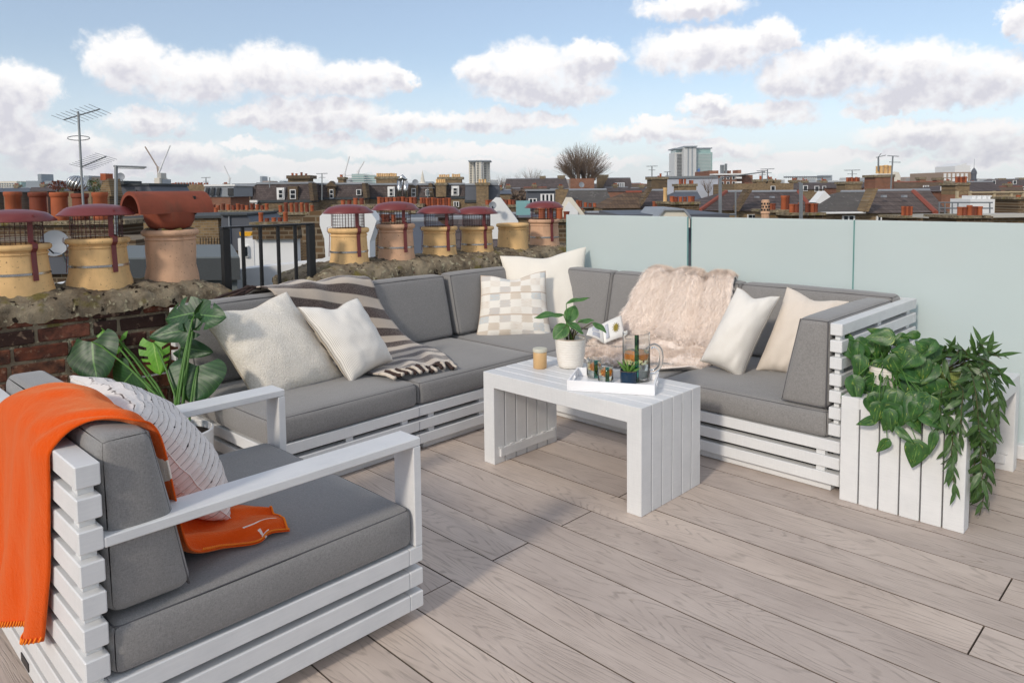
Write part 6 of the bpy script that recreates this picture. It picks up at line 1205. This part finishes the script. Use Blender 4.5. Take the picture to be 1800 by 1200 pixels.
# poles, ornamental pot, stacks just beyond the glass
pole('roof_pole', 'white-grey pole rising behind the gap in the glass', 'pole', [(1266, 420), (1266, 313)], .035, 15, extra=[('arm', [(1266, 377), (1293, 377)], .02), ('arm', [(1266, 313), (1345, 302)], .012)])
pole('roof_pole', 'slim grey pole on the wide slate roof', 'pole', [(1293, 400), (1293, 336)], .03, 26)
pole('roof_pole', 'segmented white pole with long level antenna', 'pole', [(1408, 420), (1408, 322)], .04, 15, extra=[('boom', [(1378, 311.5), (1460, 311)], .014)] + [('element', [(1378 + i * 4, 309.5), (1378 + i * 4, 313.5)], .005) for i in range(20)])
pole('tv_aerial', 'aerial beside the octagonal chimney at left', 'aerial', [(1544, 300), (1544, 276)], .07, 58, extra=[('arm', [(1540, 277), (1557, 273)], .03), ('arm', [(1544, 276), (1549, 270)], .03)])
pole('tv_aerial', 'tall aerial with crossbars right of the octagonal chimney', 'aerial', [(1566, 332), (1569.5, 275)], .06, 57, extra=[('arm', [(1560, 274), (1580, 275)], .03), ('arm', [(1563, 285), (1583, 285.5)], .025)])
for k, (x, y0, y1, l) in enumerate(((1146, 312, 292, 10), (1173, 312, 302, 6), (1349, 318, 297, 12), (1498, 311, 299, 14), (566, 352, 305, 10), (752, 352, 330, 12), (474, 330, 312, 0), (362, 330, 312, 8), (1340, 318, 300, 10))):
    pole('tv_aerial', ('aerial left of the big tower', 'low aerial beside the sheeting', 'aerial over the brick parapet', 'aerial on the orange-potted chimney', 'white aerial pole before the pointed dormer', 'aerial pole in front of the stacked chimneys', 'plain pole over the mansard roof', 'thin aerial over the brick house', 'second aerial over the brick parapet')[k], 'aerial', [(x, y0), (x, y1)], .045, 60, extra=[('arm', [(x - l, y1 + .5), (x + l, y1)], .025), ('arm', [(x - l * .6, y1 + 7), (x + l * .6, y1 + 7)], .02)] if l else ())
t = bthing('chimney_pot_tall', 'tall louvred buff clay pot just above the glass', 'chimney pot', 1345, 14); r_, zb = vp(1345, 395, 14); _, zt = vp(1345, 351, 14); h = zt - zb; k = 14 / F_PX
m = MB(); m.lathe([(7.2 * k, zb), (6.8 * k, zb + h * .42), (8 * k, zb + h * .45), (8 * k, zb + h * .5), (6.9 * k, zb + h * .53), (7.2 * k, zb + h * .9), (6.8 * k, zb + h * .97), (5 * k, zb + h)], 20, VM @ T(r_, 14, 0)); obj('pot', m, MT['pinkclay'], t, smooth=True, sharp=40, world=True)
for j in range(3):
    for i in range(9): a = i * .7 + j * .35; m = MB(); M_ = VM @ T(r_ + 7.2 * k * math.cos(a), 14 + 7.2 * k * math.sin(a), zb + h * (.60 + .12 * j)) @ RZ(a); m.box((-.012, -.016, -.018), (.006, .016, .018), 0, M_); obj('louvre_shade', m, MT['shadow_void'], t, world=True)  # dark blocks painted as the shade in the louvre openings
stack_px('stack of orange pots behind the louvred pot', 1354, 1402, 371, 600, 16, [(1359, 358, 7), (1364, 358, 6), (1382, 344, 9), (1388, 344, 8)], None, 1, 'stock', ground=True)
stack_px('wide lumpy stack of orange pots beside the segmented pole', 1384, 1448, 376, 600, 15.5, [(1396, 359, 8), (1404, 359, 8), (1412, 356, 8), (1424, 358, 8), (1432, 358, 8), (1439, 358, 7)], 375, 1, 'stockdark', ground=True)
t = bthing('roof_hood', 'white pyramid rooflight cover on the slope', 'rooflight', 1447, 22); prism_px(t, 'cover', [(1433, 356), (1450, 336), (1460, 346), (1441, 358)], 22, .5, 'render')
t = brick_row('lichen-spotted slate house with white gutter above the glass', 1448, 1524, 373, 38, 'stock', 8, [], [(1481, 1503, 379, 392, 2, 1)], (1478, 1534, 337, 'lichen')); box_px(t, 'white_gutter', 1446, 1522, 373, 375, 37.5, .3, 'winwhite'); prism_px(t, 'party_wall', [(1518, 372), (1527, 372), (1544, 331), (1536, 331)], 37.4, .8, 'stock')
t = brick_row('grey tiled hipped house above the glass at right', 1526, 1666, 374, 38, 'stock', 8, [], [(1541, 1564, 380, 392, 3, 1)], (1543, 1634, 335, 'tilegrey'))
for x in (1553, 1589): box_px(t, 'rooflight', x, x + 6, 343, 347, 39.3, .3, 'lead')
m = MB(); a = vp(1641, 374, 37.7); b = vp(1604, 337, 41.6); m.tube([VM @ Vector((a[0], 37.5, a[1])), VM @ Vector((b[0], 41.5, b[1]))], .14, 6); obj('hip_tiles', m, MT['redtile'], t, world=True)
stack_px('stack with a tight bunch of ribbed orange pots above the glass', 1580, 1615, 381, 600, 22, row(1589, 1608, 5, 363, 5, .6, 7), 381, 1, 'stockdark', ground=True)
stack_px('octagonal red brick chimney with buff pots', 1539, 1571, 309, 345, 58, [(1545, 292, 6), (1552, 291, 7), (1560, 290, 7), (1567, 291, 6)], 305, 1.8, 'redbrick', mats=('buff',)); 
stack_px('chimney with a row of orange pots left of the octagonal chimney', 1486, 1514, 321, 345, 66, row(1489, 1513, 6, 312, 4, .8, 9), 320, 1.8, 'stock')
brick_row('red gabled house below the orange-potted chimney', 1512, 1545, 330, 70, 'redbrick', 8, [], [(1519, 1532, 331, 340, 2, 1)], (1516, 1542, 320, 'slate'))
brick_row('long red brick terrace right of the octagonal chimney', 1570, 1662, 334, 110, 'redbrick', 9, [(1618, 1627, 313, 325, []), (1647, 1658, 314, 332, [])], [(1623, 1633, 326, 332, 3, 1), (1655, 1664, 328, 336, 2, 1)], (1572, 1655, 320, 'tilebrown'))
t = bthing('apartment_block', 'dark block with tall pale windows on the right skyline', 'flats', 1682, 240); box_px(t, 'wall', 1658, 1705, 303, 400, 240, 20, 'farbrick', ground=True)
for i in range(6): box_px(t, 'window', 1660 + i * 7.5, 1663.5 + i * 7.5, 305, 312, 239.6, .6, 'winwhite'); box_px(t, 'window', 1660 + i * 7.5, 1663.5 + i * 7.5, 313.5, 319, 239.6, .6, 'winwhite')
t = bthing('apartment_block', 'bright white stepped block above the dark block', 'flats', 1692, 420); prism_px(t, 'wall', [(1679, 400), (1679, 292), (1690, 289), (1699, 286), (1699, 291), (1706, 291), (1706, 400)], 420, 20, 'winwhite')
t = bthing('cupola', 'small domed cupola with a spike at right', 'cupola', 1711, 200); r_, z0 = vp(1711, 330, 200); k = 200 / F_PX; _, z1 = vp(1711, 318, 200); m = MB(); m.lathe([(5 * k, z0 - 10), (5 * k, z1), (5.6 * k, z1 + .3), (4 * k, z1 + .4), (4 * k, z1 + 1.8), (5 * k, z1 + 1.9), (4.2 * k, z1 + 2.6), (2 * k, z1 + 3.2), (.3 * k, z1 + 3.6), (.15 * k, z1 + 6.0)], 12, VM @ T(r_, 200, 0)); obj('dome', m, MT['slateblue'], t, world=True)
brick_row('grey mansard terrace with dormers at the right edge', 1733, 1830, 330, 140, 'redbrick', 9, [(1758, 1767, 315, 330, []), (1794, 1803, 314, 332, [])], [(1745, 1750, 317, 324, 1, 1), (1781, 1787, 317, 324, 1, 1), (1793, 1800, 328, 338, 1, 1), (1772, 1778, 331, 338, 1, 1)], (1736, 1826, 315, 'slate'))
brick_row('low slate houses behind the trellis', 1655, 1760, 336, 60, 'redbrick', 8, [], [(1654, 1662, 328, 335, 2, 1)], (1700, 1745, 320, 'slate'))
stack_px('buff brick chimney with orange pots behind the white stack', 1680, 1704, 323, 342, 48, row(1682, 1702, 5, 311, 4.5, .8, 4), 321, 1.6, 'stock')
t = bthing('chimney_stack', 'white painted stack with crenellated pots', 'chimney stack', 1726, 26, 'chimney stacks on the roofs around'); box_px(t, 'white_stack', 1706, 1747, 350, 400, 26, 1.2, 'render'); 
for i in range(4): box_px(t, 'white_pot', 1709 + i * 9.5, 1715 + i * 9.5, 344, 350.2, 26.1, .6, 'render')
t = bthing('trellis_screen', 'diamond trellis screen across the right-hand roof', 'trellis', 1740, 30)
m = MB(); 
for (x0, x1, y0, y1) in ((1683, 1706, 347, 380), (1748, 1800, 338, 380), (1708, 1748, 338, 350)):
    n = int((x1 - x0 + y1 - y0) / 3)
    for i in range(n):
        for s in (1, -1):
            c = i * 3.0; pa = []; w_ = x1 - x0; h_ = y1 - y0
            a = (min(c, w_), max(0, c - w_)); b = (max(0, c - h_), min(c, h_)); 
            if s < 0: a = (w_ - a[0], a[1]); b = (w_ - b[0], b[1])
            p, q = vp(x0 + a[0], y0 + a[1], 30), vp(x0 + b[0], y0 + b[1], 30); m.tube([(p[0], 30 + .01 * s, p[1]), (q[0], 30 + .01 * s, q[1])], .013, 4, M=VM)
o = obj('lattice', m, MT['trellis'], t, world=True); o['kind'] = 'stuff'
for x in (1683, 1706, 1748, 1778, 1799): box_px(t, 'post', x - 1, x + 1, 336, 382, 29.9, .1, 'trellis')
for y in (337, 347): box_px(t, 'rail', 1683 if y == 347 else 1706, 1800, y, y + 1.4, 29.85, .08, 'trellis')
stack_px('bunch of dark orange pots below the white stack', 1682, 1738, 381, 600, 18, [(1694, 364, 9), (1702, 364, 9), (1711, 361, 9), (1720, 363, 9), (1729, 363, 8), (1715, 363, 8)], 380, 1.2, 'stockdark', ground=True)
t = bthing('rooftop_parapet', 'stock brick parapet with pale coping above the glass at right', 'parapet', 1740, 20); box_px(t, 'wall', 1640, 1880, 381, 600, 20, .5, 'stock', ground=True); box_px(t, 'coping', 1636, 1880, 378, 381.2, 19.8, .9, 'concrete'); stack_px('', 1791, 1815, 348, 385, 20.5, [(1797, 343, 7)], None, 1, 'stockdark', parent=t)
t = bthing('galvanised_railing', 'galvanised scaffold railing beside the trellis', 'railing', 1670, 24)
for y in (356, 366): m = MB(); a = vp(1650, y, 24); b = vp(1745, y, 24); m.tube([(a[0], 24, a[1]), (b[0], 24, b[1])], .022, 5, M=VM); obj('rail', m, MT['metal'], t, world=True)
for x in (1651, 1661, 1674, 1684, 1740): m = MB(); a = vp(x, 356, 24); b = vp(x, 384, 24); m.tube([(a[0], 24, a[1]), (b[0], 24, b[1])], .022, 5, M=VM); obj('post', m, MT['metal'], t, world=True)

# ---- broad rows filling the streets between (roofs seen only as slivers)
rb = random.Random(21); ORD = [o + ' from the left: ' for o in 'first second third fourth fifth sixth seventh eighth ninth tenth eleventh twelfth thirteenth fourteenth fifteenth sixteenth seventeenth eighteenth'.split()]
def filler(label, x0, x1, n, yl, Dn, mats, roofs, grp):
    w = (x1 - x0) / n
    for i in range(n):
        a = x0 + i * w; y = yl + rb.uniform(-2, 2); t = bthing('terraced_house', ORD[i] + label, 'house', a + w / 2, Dn, grp); box_px(t, 'wall', a, a + w - .05, y + 5, 600, Dn, 9, rb.choice(mats), ground=True); roof_px(t, a, a + w, y + 5, a + w * .06, a + w * .94, y - 2, Dn - .2, 4.5, rb.choice(roofs))
        stack_px('', a + w * .40, a + w * .55, y - 6, y + 3, Dn + 4, row(a + w * .41, a + w * .54, 3, y - 10, max(2.0, w * .03), .6, i), None, 1.1, 'stock', parent=t)
filler('brick house in the row behind the mansard terrace', 540, 900, 9, 336, 84, ('stock', 'stockdark'), ('slate', 'slateblue'), 'row of houses behind the mansard terrace')
filler('house in the far row under the right skyline', 1040, 1820, 18, 327, 170, ('stock', 'redbrick', 'stockdark'), ('slate', 'tilebrown', 'slate'), 'far row of houses on the right')
filler('red brick house in the middle row beyond the glass', 1060, 1800, 16, 331, 112, ('redbrick', 'stock', 'redbrick'), ('tilebrown', 'slate', 'tilebrown'), 'middle row of houses on the right')
filler('brick house in the middle row under the pale tower', 640, 1010, 8, 333, 118, ('stock', 'redbrick'), ('tilebrown', 'slate'), 'middle row of houses at the centre')
filler('house in the far row under the left skyline', -40, 420, 10, 332, 150, ('stock', 'redbrick'), ('slate', 'slateblue'), 'far row of houses on the left')
filler('slate-roofed house in the nearer row beyond the glass', 1090, 1480, 6, 364, 58, ('stock', 'stockdark'), ('slate', 'lichen'), 'nearer row of houses beyond the glass')
filler('house in the row beyond the near chimney pots', 540, 1060, 7, 378, 30, ('stockdark', 'stock'), ('slate', 'slateblue'), 'row of houses beyond the near chimney pots')
# ---- far skyline, haze painted into its pale colours
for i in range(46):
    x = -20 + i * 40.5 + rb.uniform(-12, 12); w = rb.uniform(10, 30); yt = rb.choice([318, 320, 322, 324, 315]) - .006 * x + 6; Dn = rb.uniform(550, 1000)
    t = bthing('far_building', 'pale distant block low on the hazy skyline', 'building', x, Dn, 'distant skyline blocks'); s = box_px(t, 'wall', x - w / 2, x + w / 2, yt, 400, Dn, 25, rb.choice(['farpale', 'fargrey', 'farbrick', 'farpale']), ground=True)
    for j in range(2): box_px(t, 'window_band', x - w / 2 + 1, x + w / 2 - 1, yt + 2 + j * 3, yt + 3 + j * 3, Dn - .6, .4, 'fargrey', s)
t = bthing('far_hotel', 'white hotel block with rows of windows at the far left', 'hotel', 18, 330); s = box_px(t, 'wall', -20, 34, 319, 400, 330, 20, 'cream_r', ground=True); box_px(t, 'glass_end', 34.2, 42, 320, 400, 330, 20, 'glassgreen', ground=True)
for i in range(11):
    for j in range(3): box_px(t, 'window', -16 + i * 4.5, -14 + i * 4.5, 322 + j * 4, 324.2 + j * 4, 329.6, .5, 'fargrey', s)
t = bthing('far_hall', 'grey sloping-roofed hall with square tower at left', 'hall', 70, 300); prism_px(t, 'roof', [(45, 336), (46, 318), (94, 318), (97, 336)], 300, 20, 'fargrey'); box_px(t, 'tower', 66, 73, 306, 320, 299, 8, 'fargrey'); box_px(t, 'wall', 45, 97, 336, 400, 300, 20, 'farbrick', ground=True)
t = bthing('far_building', 'half-built concrete core below the white cranes', 'building', 281, 500); box_px(t, 'core', 271, 284, 313, 400, 500, 12, 'cream_r', ground=True); box_px(t, 'core', 284.2, 290, 315, 400, 503, 12, 'fargrey', ground=True); box_px(t, 'core', 276, 283, 304, 313.2, 501, 8, 'concrete')
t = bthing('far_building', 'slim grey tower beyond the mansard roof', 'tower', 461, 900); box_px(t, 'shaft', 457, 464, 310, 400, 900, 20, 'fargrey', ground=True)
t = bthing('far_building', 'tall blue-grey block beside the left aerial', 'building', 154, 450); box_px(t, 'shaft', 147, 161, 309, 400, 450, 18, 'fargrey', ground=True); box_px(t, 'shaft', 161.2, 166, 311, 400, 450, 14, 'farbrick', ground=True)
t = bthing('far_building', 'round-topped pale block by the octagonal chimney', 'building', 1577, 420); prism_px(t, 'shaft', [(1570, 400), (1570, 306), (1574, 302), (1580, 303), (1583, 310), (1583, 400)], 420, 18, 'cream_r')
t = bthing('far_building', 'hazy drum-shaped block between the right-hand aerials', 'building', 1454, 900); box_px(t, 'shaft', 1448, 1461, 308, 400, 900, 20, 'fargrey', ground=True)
for k, (x0, y0, x1, y1, xj, yj, lab) in enumerate(((278, 306, 283, 294, 299, 256, 'right-leaning white crane over the half-built core'), (279, 308, 277, 294, 255, 258, 'left-leaning pale crane over the half-built core'), (604, 325, 606, 305, 614, 275, 'white crane jib beside the glass offices'), (629, 308, 630, 300, 640, 284, 'short white crane above the glass offices'), (403, 324, 403, 312, 394, 292, 'thin crane left of the mansard roof'))):
    pole('tower_crane', lab, 'crane', [(x0, y0), (x1, y1)], .9, 600, 'winwhite' if k != 1 else 'farbrick', extra=[('jib', [(x1, y1), (xj, yj)], .55), ('counter_jib', [(x1, y1), (x1 - (xj - x1) * .3, y1 + 2)], .7)], group='cranes on the skyline')
# ------------------------------------------------------------------ the air: faint London haze round the whole scene
m = MB(); m.box((-2000, -2000, -11.7), (2000, 2000, 80))
hm = bpy.data.materials.new('haze_air'); hm.use_nodes = True; n_ = hm.node_tree.nodes; n_.remove(n_['Principled BSDF']); pv = n_.new('ShaderNodeVolumePrincipled')
pv.inputs['Color'].default_value = (.92, .94, .97, 1); pv.inputs['Density'].default_value = .00025; hm.node_tree.links.new(pv.outputs[0], n_['Material Output'].inputs['Volume'])
tag(obj('haze', m, hm), kind='stuff')
